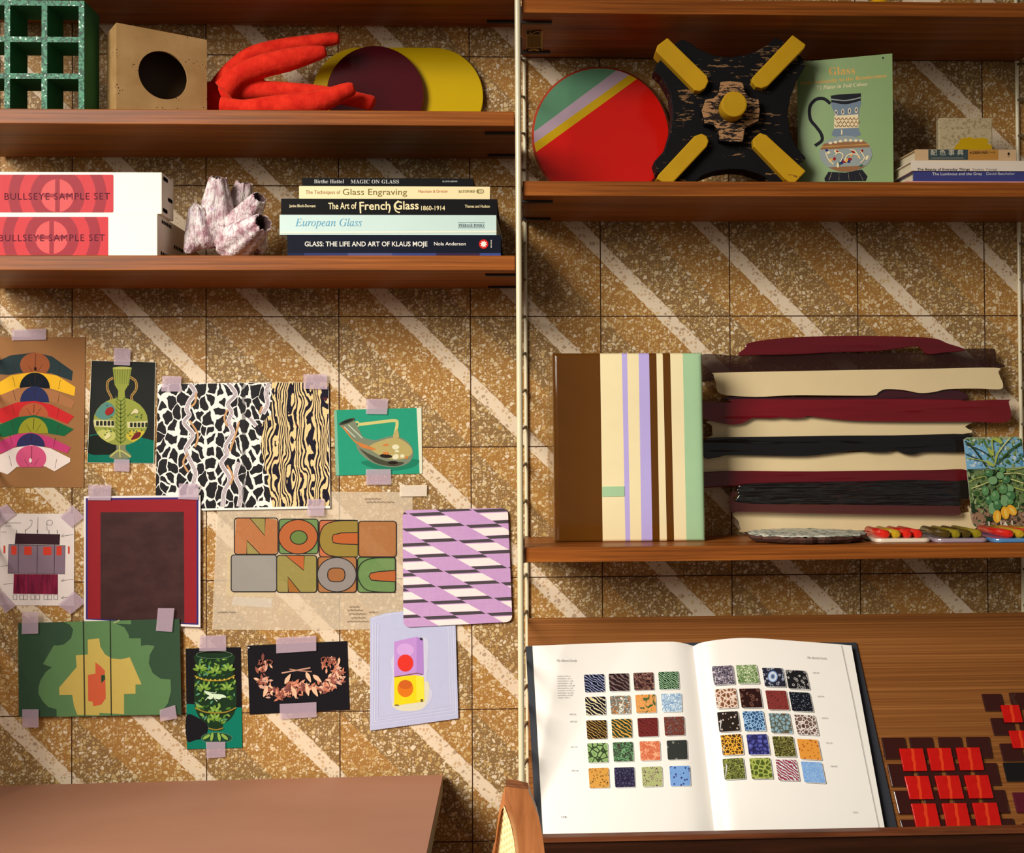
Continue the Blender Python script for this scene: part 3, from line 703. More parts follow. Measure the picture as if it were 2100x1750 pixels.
GOLD = INK((226, 172, 92)); IV = INK((236, 220, 178)); DB = INK((38, 38, 44)); BL1 = INK((120, 136, 152)); BL2 = INK((150, 160, 156)); BRN = INK((150, 106, 70)); RD = INK((160, 34, 34)); NV = INK((40, 52, 120))
a.tx(serif('Glass'), (366, 563), (560, 552), 62, GOLD); a.tx(serif('from Antiquity to the Renaissance'), (152, 637), (796, 577), 30, GOLD); a.tx(serif('72 Plates in Full Colour', 'bi'), (275, 672), (655, 640), 30, IV)
a.el(769, 433, 6, 9, DB)
a.st([(375, 775), (325, 738), (265, 745), (222, 800), (225, 890), (270, 950), (305, 1000), (312, 1050), (260, 1090)], 24, DB)
a.sm([(385, 775), (490, 785), (600, 762), (590, 830), (584, 960), (600, 1010), (490, 1030), (388, 1012), (402, 960), (404, 850)], BL1)
a.p([(378, 716), (440, 706), (604, 698), (602, 758), (500, 782), (384, 776)], DB); a.st([(380, 742), (490, 752), (602, 730)], 9, BL2); a.st([(384, 770), (490, 786), (604, 758)], 12, BL1)
a.p([(404, 865), (584, 855), (586, 955), (402, 962)], IV)
for j in range(3):
    for k in range(6): a.st([(408+k*29+(j % 2)*14, 880+j*26), (422+k*29+(j % 2)*14, 898+j*26), (436+k*29+(j % 2)*14, 880+j*26)], 6, BRN, new=(k == 0))
for k in range(4): a.el(418+k*50, 842-k*6, 11, 22, IV, new=(k == 0)); a.el(418+k*50, 842-k*6, 5, 14, NV, new=(k == 0))
a.st([(460, 970), (460, 1008)], 10, IV, False)
a.p([(360, 1285), (490, 1292), (612, 1268), (652, 1318), (640, 1352), (335, 1356), (330, 1335)], DB)
for x, x2 in ((385, 365), (440, 440), (510, 515), (548, 565), (590, 620)): a.st([(x, 1290), (x2, 1348)], 20, IV, False, taper=True, new=False)
a.el(490, 1150, 198, 136, BL2)
a.p(clip([(300, 1075), (680, 1050), (690, 1100), (292, 1120)], ell(490, 1150, 196, 134)), BRN); a.p(clip([(300, 1255), (680, 1235), (680, 1290), (300, 1300)], ell(490, 1150, 196, 134)), BRN)
rnd = random.Random(3)
for k in range(7): a.el(375+k*38, 1058-k*3+abs(k-3)*4, 13, 10, IV, new=(k == 0))
for k in range(24): a.el(312+k*15, 1098-k*.8, 4, 5, GOLD, new=False)
for k in range(22):
    x, yy = rnd.uniform(330, 650), rnd.uniform(1125, 1240)
    if ((x-490)/185)**2+((yy-1150)/120)**2 > 1: continue
    a.el(x, yy, rnd.uniform(9, 20), rnd.uniform(7, 13), (RD, NV, IV, GOLD, RD, INK((70, 100, 90)))[k % 6], rnd.uniform(0, 180), new=True)
for q in ([(450, 1210), (470, 1160), (440, 1140), (410, 1160)], [(480, 1205), (500, 1165), (540, 1150), (580, 1160)], [(340, 1140), (360, 1190), (400, 1230)], [(600, 1130), (630, 1180), (600, 1220)], [(520, 1120), (560, 1130), (600, 1190)]): a.st(q, 8, IV, new=False)
b.build('cover', e)
b = MB(); q0 = TLp-dz-cn*.003+cu_*.008; b.prism([q0, q0+cu_*.97, q0+cu_*.97+dz*.985, q0+dz*.985], th*.82, PAGES); b.build('page_block', e)

# flat stack at the far right and glass block behind it
zf = lambda v, y: PY(1960, px(CF, (0, v))[1], y).z
grp = 'books lying at the right end of the shelf'
y = -.184; xa, xb = PY(*px(CF, (940, 1350)), y).x, XR1-.03
book(xa, xb, y, .15, TR2, TR2+.0035, M((214, 150, 146), .4, .2, 25), 'thin red and white magazine under the blue book', None, board=.001, group=grp, cat='magazine', skew=-.12)
y = -.182; xa = PY(*px(CF, (1000, 1310)), y).x; zA = TR2+.0037; zB = zf(1282, y); BLUE = M((58, 62, 128), .35, .1, 60, coat=.2)
def t(a): a.tx('The Luminous and the Grey', (1137, 1311), (1510, 1309), 22, WH); a.tx('David Batchelor', (1542, 1309), (1755, 1308), 22, INK((200, 200, 206)))
book(xa, xb-.01, y, .135, zA, zB, BLUE, 'blue paperback lying under the white book, right shelf', t, crop_=CF, board=.0012, group=grp, skew=-.1)
y = -.184; xa = PY(*px(CF, (985, 1240)), y).x; zA = zB+.0002; zB = zf(1202, y); WHB = M((232, 218, 200), .5, .04)
def t(a): a.tx('The Beauty of Everyday Things', (1023, 1275), (1418, 1275), 19, BLK, bold=.012); a.tx('Soetsu Yanagi', (1437, 1275), (1620, 1275), 18, INK((130, 118, 108)))
book(xa, xb-.004, y, .13, zA, zB, WHB, 'white paperback lying between the beige and blue books', t, crop_=CF, board=.0012, group=grp, skew=-.1)
y = -.178; xa, xb2 = PY(*px(CF, (1015, 1150)), y).x, PY(*px(CF, (1764, 1150)), y).x; zA = zB+.0002; zB = zf(1118, y); BEI = M((206, 172, 130), .5, .05)
def t(a):
    T_ = INK((62, 76, 78)); a.p([(1108, 1119), (1404, 1119), (1404, 1195), (1108, 1195)], T_); a.p([(1404, 1119), (1630, 1118), (1630, 1194), (1404, 1195)], INK((186, 132, 62)))
    for k, ch in enumerate('配色事典'): a.tx(ch, (1125+k*66, 1158), (1172+k*66, 1158), 34, INK((196, 190, 168)), bold=.01)
    a.st([(1128, 1182), (1372, 1182)], 5, INK((140, 140, 124)), False)
    a.tx('大正昭和の色彩ノート', (1415, 1152), (1608, 1148), 17, BLK, bold=.01); a.tx('青幻舎', (1700, 1172), (1716, 1172), 8, BLK)
    a.el(1708, 1150, 8, 10, BLK)
book(xa, xb2, y, .12, zA, zB, BEI, 'beige paperback with a slate title panel, top of the right stack', t, crop_=CF, board=.0012, group=grp, skew=-.12)
g = G('speckled_glass'); n1 = g.noise(g.co(), 40, 4); n2 = g.noise(g.co(), 260, 2); tcx = g.n('ShaderNodeTexCoord'); spx = g.n('ShaderNodeSeparateXYZ'); g.L(tcx.outputs['Object'], spx.inputs[0])
dd = g.n('ShaderNodeVectorMath', operation='DISTANCE'); g.L(tcx.outputs['Object'], dd.inputs[0]); dd.inputs[1].default_value = (.008, -.005, .012)
f = g.math('LESS_THAN', g.math('ADD', dd.outputs['Value'], g.math('MULTIPLY', g.math('SUBTRACT', n1, .5), .05)), .031)
g.col(g.mix(f, g.ramp(n2, [(.3, lin((150, 132, 96))), (.5, lin((190, 174, 138)))]), lin((196, 158, 20)))); g.rough(.25)
y = -.075; zt = PY(*px(CF, (1300, 885)), y).z; x0, x1 = PY(*px(CF, (1175, 900)), y).x, PY(*px(CF, (1560, 900)), y).x
b = MB(); pts = rrect(x0, 0, x1+.004, zt-zB-.0003, .004); b.prism([(p[0], y-.004, zB+.0003+p[1]) for p in pts], (0, .012, 0), g.m)
tag(b.build('glass_block', bevel=.002), 'small beige glass block with yellow blotch behind the beige book', 'glass block')
# tips of things on the topmost shelf
b = MB(); c0 = PY(1799, 2, -.165); b.lathe((c0.x, c0.y, TR1), [(.002, 0), (.013, .0), (.0165, .003), (.0155, .0075), (.010, .0098), (.0005, .0106)], GLOSS((228, 170, 20)), 32)
tag(b.build('paperweight'), 'yellow rounded glass top peeking over the topmost right shelf', 'paperweight')
b = MB(); x0, x1 = PY(1875, 2, -.17).x, PY(1929, 2, -.17).x; b.box(x0, x1, -.17, -.11, TR1, TR1+.03, M((232, 214, 186), .5)); tag(b.build('small_box', bevel=.001), 'cream block peeking over the topmost right shelf', 'box')
b = MB(); q = PY(1944, 2, -.17); b.tube([(q.x-.002, q.y, TR1+.0016), (q.x+.002, q.y+.05, TR1+.0016)], .0015, CREAM, 10); tag(b.build('thin_rod'), 'thin pale rod lying beside the cream block, topmost shelf', 'rod')

# ------------------------------------------------------------------ shelf R3
# striped glass slab
yS = PZ(1290, 1112, TR3).y; yS = max(-.185, min(-.06, yS)); thS = .038
e = empty('glass_slab', PY(1290, 1112, yS), 'thick upright glass slab with brown, cream, lilac and green stripes', 'glass slab')
zt = PY(1290, 724, yS).z
BR_, CR_, LL_, GN_ = GLOSS((92, 54, 14)), GLOSS((238, 222, 176)), GLOSS((184, 170, 226)), GLOSS((164, 200, 156))
tops = [(268, BR_), (622, CR_), (784, LL_), (824, CR_), (910, LL_), (988, BR_), (1043, CR_), (1090, BR_), (1146, CR_), (1240, GN_), (1386, None)]
bots = [285, 642, 812, 848, 932, 1014, 1068, 1122, 1176, 1268, 1412]
rowsN = 14; prof = [(-.000, .0), (.0, 0)]
def slab_pt(xt, xb, f, yy, inset=0.0):
    top = PY(*px(CS, (xt, 160)), yS); bot = PY(*px(CS, (xb, 1575)), yS); x = top.x+(bot.x-top.x)*f
    z = (zt-inset)*(1-f)+(TR3+inset)*f; return Vector((x, yy, z))
R_ = .006
def bulge(x, xl, xr):
    d = min(x-xl, xr-x); return R_-math.sqrt(max(0, R_*R_-(R_-min(d, R_))**2))
for i in range(len(tops)-1):
    (t0, m), (t1, _) = tops[i], tops[i+1]; b0, b1 = bots[i], bots[i+1]; b = MB()
    us = [0, .02, .06, .12, .25, .5, .75, .88, .94, .98, 1] if i in (0, 9) else [0, .5, 1]
    fs = [0, .004, .010, .018, .25, .5, .75, .982, .990, .996, 1]
    Fr = []
    for f in fs:
        row = []
        for u in us:
            p = slab_pt(t0+(t1-t0)*u, b0+(b1-b0)*u, f, yS); L_ = slab_pt(268, 285, f, yS).x; R2 = slab_pt(1386, 1412, f, yS).x
            p.y = yS+max(bulge(p.x, L_, R2), bulge(p.z, TR3, zt)); row.append(p)
        Fr.append(row)
    b.grid(Fr, m, True)
    back = [[Vector((p.x, yS+thS, p.z)) for p in r_] for r_ in (Fr[0], Fr[-1])]
    b.grid([Fr[0], back[0]], m, False); b.grid([Fr[-1], back[1]], m, False); b.grid(back, m, False)
    if i == 0: b.grid([[r_[0] for r_ in Fr], [Vector((r_[0].x, yS+thS, r_[0].z)) for r_ in Fr]], m, True)
    if i == 9: b.grid([[r_[-1] for r_ in Fr], [Vector((r_[-1].x, yS+thS, r_[-1].z)) for r_ in Fr]], m, True)
    nm = {BR_: 'brown', CR_: 'cream', LL_: 'lilac', GN_: 'green'}[m]
    b.build('stripe', e)['label'] = nm+' glass stripe'
b = MB(); m = GN_; b.prism([slab_pt(642, 0, 0, 0)*0+PY(*px(CS, p), yS-.0008) for p in ((637, 1160), (803, 1158), (805, 1232), (638, 1236))], (0, .002, 0), m); b.build('inlay', e)['label'] = 'small green rectangle set into the cream stripe'
CLEAR = film('clear_glass', (150, 110, 60), .3, 20, .05)
b = MB(); q = [PY(*px(CS, p), yS+.012) for p in ((262, 185), (285, 170), (300, 1575), (262, 1545), (240, 1500), (222, 240))]
b.prism(q, (0, .022, 0), CLEAR); b.build('clear_edge', e)['label'] = 'clear glass edge on the brown side'

# poured striped panel
yP = -.020; e = empty('striped_glass_panel', PY(1720, 1090, yP), 'wide panel of uneven maroon, black and cream glass bands leaning on the wall', 'glass panel')

def poured(c_, st=.5, sp_=.7):
    g = G('poured_glass'); n1 = g.noise(g.co((3, 12, 26)), 1.6, 2); a_ = lin(c_); g.col(g.mix(n1, tuple(v*.75 for v in a_), tuple(min(1, v*1.3) for v in a_)))
    g.rough(.16); g.b.inputs['Specular IOR Level'].default_value = sp_; g.bump(n1, st, .012); return g.m
MAR, MAR2, DMAR = poured((92, 10, 22)), poured((112, 12, 24)), poured((58, 18, 28)); PCR = M((226, 204, 158), .2, .07, 14, coat=.4); PBK = poured((14, 13, 15), .8); PMV = GLOSS((86, 46, 44), .1)
PBR = film('dark_brown_glass', (44, 20, 18), .86, 30, .08); PMW = film('mauve_glass', (84, 44, 42), .9, 30, .1)
RIP = G('rippled_black_glass'); RIP.col(lin((12, 12, 14))); RIP.rough(.1); RIP.b.inputs['Coat Weight'].default_value = .7; RIP.bump(RIP.noise(RIP.co((6, 20, 60)), 1.8, 2), 1.0, .014); RIP.b.inputs['Specular IOR Level'].default_value = .8; RIP = RIP.m
bands = [
 ('cream', PCR, 0, [(120, 625), (600, 600), (1200, 620), (1740, 628), (1728, 665), (1715, 712), (900, 728), (150, 738), (128, 718), (124, 660)]),
 ('cream', PCR, 0, [(40, 862), (240, 840), (800, 830), (1300, 818), (1740, 818), (1745, 945), (900, 955), (40, 960)]),
 ('cream', PCR, 0, [(298, 1200), (900, 1212), (1690, 1215), (1750, 1172), (1762, 1230), (1778, 1285), (1800, 1306), (1740, 1316), (1500, 1314), (900, 1326), (340, 1332), (308, 1316), (296, 1270)]),
 ('dark brown see-through', PBR, 1, [(40, 214), (290, 214), (640, 190), (1000, 200), (1480, 195), (1750, 172), (1895, 170), (1918, 186), (1922, 250), (1920, 295), (1050, 305), (400, 318), (240, 345), (40, 376)]),
 ('dark maroon', DMAR, 1, [(248, 500), (255, 470), (700, 478), (1100, 470), (1225, 422), (1450, 440), (1675, 428), (1690, 505), (900, 510)]),
 ('maroon', MAR, 2, [(288, 212), (330, 170), (372, 130), (640, 98), (1050, 90), (1490, 100), (1620, 138), (1735, 180), (1600, 196), (1490, 206), (1445, 168), (1400, 156), (1180, 186), (900, 194), (650, 208), (400, 212)]),
 ('cream', PCR, 2, [(136, 336), (165, 323), (600, 314), (1000, 306), (1500, 298), (1918, 291), (1938, 318), (1952, 355), (1968, 395), (1950, 428), (1800, 424), (1620, 428), (1530, 446), (1440, 452), (1340, 434), (1225, 428), (1180, 448), (1140, 468), (900, 468), (650, 466), (400, 476), (180, 458), (150, 385)]),
 ('maroon', MAR2, 2, [(40, 512), (240, 512), (262, 490), (800, 494), (1300, 490), (1690, 495), (1715, 500), (1995, 494), (2003, 510), (2000, 632), (1740, 633), (1300, 633), (1000, 626), (800, 606), (728, 598), (700, 608), (620, 612), (560, 606), (500, 612), (430, 610), (375, 612), (320, 642), (250, 652), (170, 640), (70, 614), (40, 612)]),
 ('black', PBK, 2, [(40, 756), (75, 750), (150, 734), (500, 728), (900, 722), (1300, 720), (1740, 712), (1745, 760), (1742, 824), (1480, 825), (1400, 842), (1340, 836), (1280, 814), (1230, 826), (1140, 826), (1060, 816), (980, 822), (850, 838), (700, 852), (450, 848), (230, 846), (170, 858), (105, 868), (75, 858), (66, 800)]),
 ('dark red', MAR, 1, [(40, 955), (800, 948), (1500, 940), (1742, 940), (1744, 1020), (1000, 1030), (330, 1042), (100, 1052), (40, 1056)]),
 ('rippled black', RIP, 2, [(300, 1036), (500, 1020), (800, 1016), (1100, 1010), (1400, 1002), (1660, 1010), (1745, 1008), (1750, 1122), (1690, 1130), (1668, 1168), (1200, 1166), (700, 1158), (300, 1152), (292, 1100)]),
 ('mauve', PMW, 3, [(245, 1085), (290, 1085), (300, 1148), (900, 1160), (1665, 1168), (1690, 1176), (1688, 1226), (1500, 1226), (900, 1218), (300, 1205), (240, 1202)]),
]
for nm, m, lev, q in bands:
    b = MB(); P = [PY(*px(CP, p), yP-lev*.0045) for p in sm(q, 4)]; P = [Vector((p.x, p.y, max(p.z, TR3+.0005))) for p in P]
    see = m in (PBR, PMW); b.prism(P, (0, .0042, 0), m, smooth=True, cap=not see); b.build('band', e, bevel=0 if see else .0014, seg=2)['label'] = nm+' glass band'

# papaya postcard
yC = -.048; b = MB(); base_ = yC
def postmap(x, yy, l): return PY(x, yy, yC-l)
a = Art(b, postmap, CV, .00002)
card = rquad([(258, 178), (300, 128), (1090, 112), (1140, 150), (1300, 1485), (420, 1478), (372, 1380)], 30)
PB = PZ(*px(CV, (800, 1480)), TR3); 
cardc = [(262, 160), (310, 128), (1080, 112), (1135, 160), (1225, 900), (1290, 1478), (470, 1476), (415, 1440), (395, 1380), (330, 800)]
GRN = [INK(c) for c in ((92, 128, 62), (60, 92, 48), (128, 152, 92), (40, 58, 36), (150, 168, 120), (78, 110, 70))]; SKY = [INK((124, 176, 208)), INK((190, 210, 218)), INK((84, 138, 180))]
b.prism([a.at(p) for p in cardc], (0, .0006, 0), INK((150, 160, 130)), INK((230, 224, 210)))
cv = cardc[::1]
def cp(poly, m, new=False): a.p(clip(poly, cardc), m, new)
cp([(262, 170), (1140, 160), (1180, 560), (310, 620)], SKY[0], True); cp([(320, 620), (1190, 580), (1300, 1480), (390, 1480)], INK((110, 128, 82)), True); cp([(380, 1200), (1300, 1150), (1300, 1480), (400, 1480)], INK((150, 116, 92)), True)
a.step = .000005
rnd = random.Random(11)
def blob(x, yy, s, m, new=False): cp(ell(x, yy, s*rnd.uniform(.6, 1.3), s*rnd.uniform(.4, .9), rnd.uniform(0, 180), 9), m, True)
a.l += .00003
for k in range(70): blob(rnd.uniform(320, 560), rnd.uniform(200, 560), rnd.uniform(14, 36), SKY[rnd.randrange(3)])
a.l += .00003
for k in range(170): blob(rnd.uniform(620, 1180), rnd.uniform(120, 560), rnd.uniform(10, 34), (GRN[:3]+GRN[4:]+SKY)[rnd.randrange(8)])
for k in range(60): blob(rnd.uniform(290, 640), rnd.uniform(130, 240), rnd.uniform(10, 24), (GRN[:3]+GRN[4:]+[SKY[1]])[rnd.randrange(6)])
a.l += .00003
for k in range(260): blob(rnd.uniform(320, 1240), rnd.uniform(610, 1250), rnd.uniform(10, 40), GRN[rnd.randrange(6)])
a.l += .00003
for k in range(60): blob(rnd.uniform(380, 1260), rnd.uniform(1280, 1470), rnd.uniform(14, 34), (GRN[1], INK((166, 128, 104)), INK((120, 88, 70)), INK((70, 62, 48)))[rnd.randrange(4)])
a.step = .00001; DK = INK((46, 62, 44)); YG = INK((166, 180, 84)); LG = INK((206, 206, 130)); a.l += .00003
for q, w, m in (([(270, 170), (430, 320), (600, 560)], 26, DK), ([(540, 140), (640, 330), (720, 500)], 22, GRN[0]), ([(270, 220), (500, 310), (660, 410)], 16, DK), ([(285, 370), (480, 450), (640, 520)], 14, DK), ([(300, 430), (560, 480), (700, 560)], 14, YG),
                ([(320, 610), (520, 600), (650, 590)], 10, DK), ([(960, 130), (850, 260), (740, 420)], 20, LG), ([(1130, 200), (950, 330), (760, 530)], 26, GRN[1]), ([(690, 140), (690, 240), (710, 380)], 22, YG), ([(860, 730), (1000, 760), (1180, 820)], 16, LG),
                ([(820, 770), (980, 860), (1200, 930)], 18, YG), ([(330, 800), (450, 740), (620, 700)], 12, YG), ([(380, 890), (500, 850), (640, 790)], 14, LG), ([(880, 620), (1050, 600), (1180, 570)], 12, YG), ([(870, 670), (1050, 660), (1190, 690)], 12, LG)):
    qq = sm(q, 6, False); qq = [p for p in qq if p[0] < 1180 and p[0] > 275]; a.st(qq, w, m, False)
a.l += .00003
for q in ([(620, 280), (700, 330), (720, 400), (660, 380)], [(740, 420), (800, 300), (760, 460), (720, 580)], [(600, 470), (680, 500), (730, 560), (640, 540)], [(680, 140), (780, 130), (850, 200), (820, 225), (740, 180)]): a.sm(q, YG, 4, False)
PAP = [INK((92, 140, 86)), INK((70, 116, 74)), INK((120, 162, 112))]
for i, (x, yy, rx, ry) in enumerate([(840, 610, 46, 46), (640, 660, 66, 52), (810, 695, 56, 54), (770, 590, 34, 28), (900, 760, 60, 60), (700, 770, 70, 62), (590, 930, 52, 70), (640, 1060, 52, 66), (960, 900, 52, 62), (855, 900, 62, 72), (960, 1000, 74, 76), (690, 1190, 54, 90), (735, 1005, 66, 86), (770, 1130, 64, 82), (880, 1075, 64, 82), (960, 1090, 50, 40)]):
    a.el(x+4, yy+5, rx+5, ry+5, INK((30, 46, 30))); a.el(x, yy, rx, ry, PAP[i % 3]); a.el(x-rx*.25, yy-ry*.3, rx*.4, ry*.35, PAP[2])
OR = INK((232, 170, 50)); OR2 = INK((240, 196, 90))
for x, yy, rx, ry, rt in ((765, 1310, 62, 96, 0), (885, 1255, 60, 96, -12), (985, 1215, 60, 92, -40)): a.el(x, yy, rx, ry, OR, rt); a.el(x+8, yy+6, rx*.35, ry*.7, OR2, rt)
for x in (640, 820, 985): a.st([(x, 1370), (x+10, 1470)], 26, INK((206, 190, 168)), False)
a.el(650, 1350, 50, 36, GRN[3]); a.p([(850, 1440), (890, 1380), (940, 1470), (870, 1474)], INK((226, 210, 190)))
tag(b.build('postcard'), 'photo postcard of a papaya tree leaning at the right end of the lower shelf', 'postcard')
# rough stone slice
g = G('stone_slice_face'); v1 = g.vor(g.co(), 60); n1 = g.noise(g.co(), 90, 4); g.col(g.ramp(n1, [(.3, lin((70, 84, 74))), (.48, lin((190, 196, 180))), (.6, lin((228, 224, 206))), (.75, lin((110, 120, 104)))])); g.rough(.3); g.bump(n1, .5, .003)
RIND = M((74, 42, 30), .8, .6, 120)
b = MB(); c0 = PZ(1637, 1104, TR3); rx = (PZ(1757, 1104, TR3)-PZ(1519, 1104, TR3)).length/2; ry = .075; rnd = random.Random(2); c0.y = -.193+ry*.95
n = 60; jit = [rnd.uniform(.95, 1.04) for _ in range(n)]; ring = lambda s, z, dzv: [(c0.x+rx*s*jit[k]*math.cos(2*math.pi*k/n), c0.y+ry*s*jit[k]*math.sin(2*math.pi*k/n), TR3+z+rnd.uniform(-dzv, dzv)) for k in range(n)]
b.grid([ring(.8, 0.0, 0), ring(.93, .002, .0005), ring(1, .007, .001), ring(1.0, .0105, .0012)], RIND, False, cu=True)
b.grid([ring(1.0, .0105, .0012), ring(.94, .0128, .0008), ring(.75, .0122, .0008), ring(.45, .0125, .0007), ring(.2, .0122, .0004), ring(.01, .0125, 0)], g.m, True, cu=True)
b.face(ring(.8, 0, 0), RIND)
tag(b.build('stone_slice'), 'flat rough-edged stone slice lying in front of the striped panel', 'stone slice')
# small tiles with glass rods
def rodtile(xl, xr, xbl, m, rods, ends, label, clipx=None):
    yf = PZ((xl+xr)/2, 1113.5, TR3).y; yb = PZ((xl+xr)/2, 1098, TR3).y+.0; yb = -.060
    x0, x1 = PZ(xl, 1113.5, TR3).x, PZ(xr, 1113.5, TR3).x; b = MB(); e = empty('rod_tile', ((x0+x1)/2, (yf+yb)/2, TR3), label, 'glass tile', 'small glass tiles carrying rods')
    b.prism([(p[0], p[1], TR3+.006) for p in rrect(x0, yf, x1, yb, .010)], (0, 0, -.006), m); b.build('tile', e, bevel=.002, seg=3)
    for k, (pxx, c1) in enumerate(zip(ends, rods)):
        xx = PY(pxx, 1105, yf+.012).x; b = MB(); r_ = .0062
        P = [(xx, yf+.010, TR3+.006+r_*.8), (xx, yf+.013, TR3+.006+r_*.8), (xx, yb-.016, TR3+.006+r_*.8), (xx, yb-.013, TR3+.006+r_*.8)]
        b.tube(P, [r_*.55, r_, r_, r_*.5], c1, 14); b.build('rod', e)
RR, OY, OL, DO = GLOSS((206, 36, 24)), GLOSS((186, 150, 30)), GLOSS((140, 124, 24)), GLOSS((74, 58, 16))
ex = lambda L_: [px(CQ, (v, 0))[0] for v in L_]
rodtile(1796, 1913, 0, M((230, 214, 190), .15, .03, 30, coat=.5), [RR, OY, RR, RR], ex([1110, 1188, 1268, 1345]), 'white glass tile with red and yellow rods, right of the stone slice')
rodtile(1919, 2031, 0, M((164, 146, 158), .15, .03, 30, coat=.5), [DO, OL, DO, OL], ex([1545, 1618, 1692, 1772]), 'lilac glass tile with olive rods, middle of the three tiles')
rodtile(2038, 2150, 0, M((84, 138, 190), .15, .05, 30, coat=.5), [RR, OY, RR, OY], ex([1998, 2078, 2150, 2225]), 'blue glass tile with red and yellow rods at the right edge')

# ------------------------------------------------------------------ display slope: tiles
DT = M((52, 16, 14), .12, .15, 40, coat=.8); DB_ = M((12, 14, 18), .1, .2, 40, coat=.8); DM_ = M((84, 16, 34), .12, .1, 40, coat=.8)
g = G('red_glass'); n1 = g.noise(g.co((1, 1, 1)), 60, 2); tc = g.n('ShaderNodeTexCoord'); sx_ = g.n('ShaderNodeSeparateXYZ'); g.L(tc.outputs['Object'], sx_.inputs[0])
band = g.math('LESS_THAN', g.math('ABSOLUTE', g.math('ADD', sx_.outputs[0], g.math('MULTIPLY', g.math('SUBTRACT', n1, .5), .008))), .0022)
g.col(g.mix(band, g.mix(n1, lin((176, 14, 13)), lin((204, 26, 20))), lin((214, 62, 26)))); g.rough(.12); g.b.inputs['Coat Weight'].default_value = .7; g.bump(n1, .35, .002); RG = g.m
def slope_tile(tl, w, h, sh, m, h0, th, label, grp_, name, wavy=False):
    q = [tl, (tl[0]+w, tl[1]-2), (tl[0]+w+sh, tl[1]+h-2), (tl[0]+sh, tl[1]+h)]
    q2 = rquad(q, 10, 3); P = [PP(*px(CR, p), p0+SN*(h0+th), SN) for p in q2]
    b = MB(); b.prism(P, -SN*th, m); o = b.build(name, bevel=.0012); return tag(o, label, 'glass tile', grp_)
rows = [(630, [225, 492, 772, 1045], 38, 210), (884, [280, 552, 832, 1112], 48, 222), (1145, [342, 618, 900, 1185], 55, 228), (1424, [402, 690, 975, 1265], 60, 225)]
ordr = ['first', 'second', 'third', 'last']; rn = ['top', 'second', 'third', 'bottom']
zlip = lipc.z
for i, (yy, xs_, sh, h) in enumerate(rows):
    for j, x in enumerate(xs_):
        hh = h if i < 3 else 112
        slope_tile((x, yy-j*3), 226+i*4, hh, sh*hh/h, DT, 0, .004, 'dark brown glass tile, %s in the %s row beside the open book' % (ordr[j], rn[i]), 'dark brown tiles in the square grid', 'brown_tile')
for i, (yy, xs_, sh) in enumerate([(733, [397, 667, 948], 46), (1001, [447, 742, 1027], 55), (1268, [512, 810, 1106], 52)]):
    for j, x in enumerate(xs_):
        slope_tile((x, yy-j*4), 232+i*4, 222+i*5, sh, RG, .0045, .0035, 'red glass tile, %s in the %s row of the square grid' % (['left one', 'middle one', 'right one'][j], ['top', 'middle', 'bottom'][i]), 'red tiles laid over the brown grid', 'red_tile')
og = 'dark tiles of the group at the right edge'
for tl, w, h, m, lab in (((1198, 204), 190, 168, DT, 'dark brown tile nearest the wall at the right edge'), ((1462, 192), 200, 162, DT, 'dark brown tile cut by the photo edge, nearest the wall'), ((1282, 438), 215, 170, DT, 'dark brown tile under the lower left corner of the upper loose red tile'),
                         ((1562, 488), 215, 180, DT, 'dark brown tile between the two loose red tiles at the photo edge'), ((1370, 686), 205, 172, DT, 'dark brown tile just above the black tile'), ((1404, 870), 240, 186, DB_, 'glossy black tile at the right edge'),
                         ((1495, 1160), 240, 200, DM_, 'maroon tile below the black tile at the right edge'), ((1590, 1460), 240, 76, DT, 'dark brown tile in the lower right corner by the lip')):
    slope_tile(tl, w, h, h*.24, m, 0, .004, lab, og, 'glass_tile')
slope_tile((1383, 311), 178, 172, 42, RG, .0045, .0035, 'upper loose red tile at the right edge', None, 'red_tile')
slope_tile((1460, 560), 190, 172, 48, RG, .0045, .0035, 'lower loose red tile at the right edge', None, 'red_tile')

# ------------------------------------------------------------------ open book
e = empty('open_book', sp(.28, LEN*.6, .01), 'large open art book with rows of colourful bead pictures on the slope', 'book')
PAPER = M((238, 234, 226), .45, .02, 20); CLOTH = M((34, 38, 48), .7, .1, 200)
bot = lambda x: 1716+(1706-1716)*(x-1110)/(1830-1110)
# cover boards
def cover_pt(x, yy, h): return PP(x, yy, p0+SN*h, SN)
b = MB(); b.prism([cover_pt(x, yy, .004) for x, yy in ((1078, 1326), (1421, 1318), (1756, 1318), (1842, 1708), (1467, 1714), (1100, 1722))], -SN*.0035, CLOTH); b.build('cover', e)
HP = .021
def page(xt0, xt1, topf, xb0, xb1, hf, m, n=26):
    rows = [[], []]; 
    for k in range(n):
        u = k/(n-1); rows[0].append(PP(xt0+(xt1-xt0)*u, topf(u), p0+SN*hf(u), SN)); xb_ = xb0+(xb1-xb0)*u; rows[1].append(PP(xb_, bot(xb_)+2, p0+SN*hf(u), SN))
    return rows
hl = lambda u: HP*(.80+.25*math.sin(math.pi*min(1, u*1.0))**.8)*(1 if u < .86 else 1-.55*((u-.86)/.14)**2)
hr_ = lambda u: HP*(.80+.34*math.sin(math.pi*(u**.5))**.9)*(1 if u > .12 else 1-.55*((.12-u)/.12)**2)
tl_ = lambda u: 1325-9*math.sin(math.pi*.5*u)+(9*((u-.85)/.15)**2 if u > .85 else 0)
tr_ = lambda u: 1326-19*math.sin(math.pi*min(1, (u/.5)**.6)*.5)+17*max(0, (u-.3)/.7)**1.1
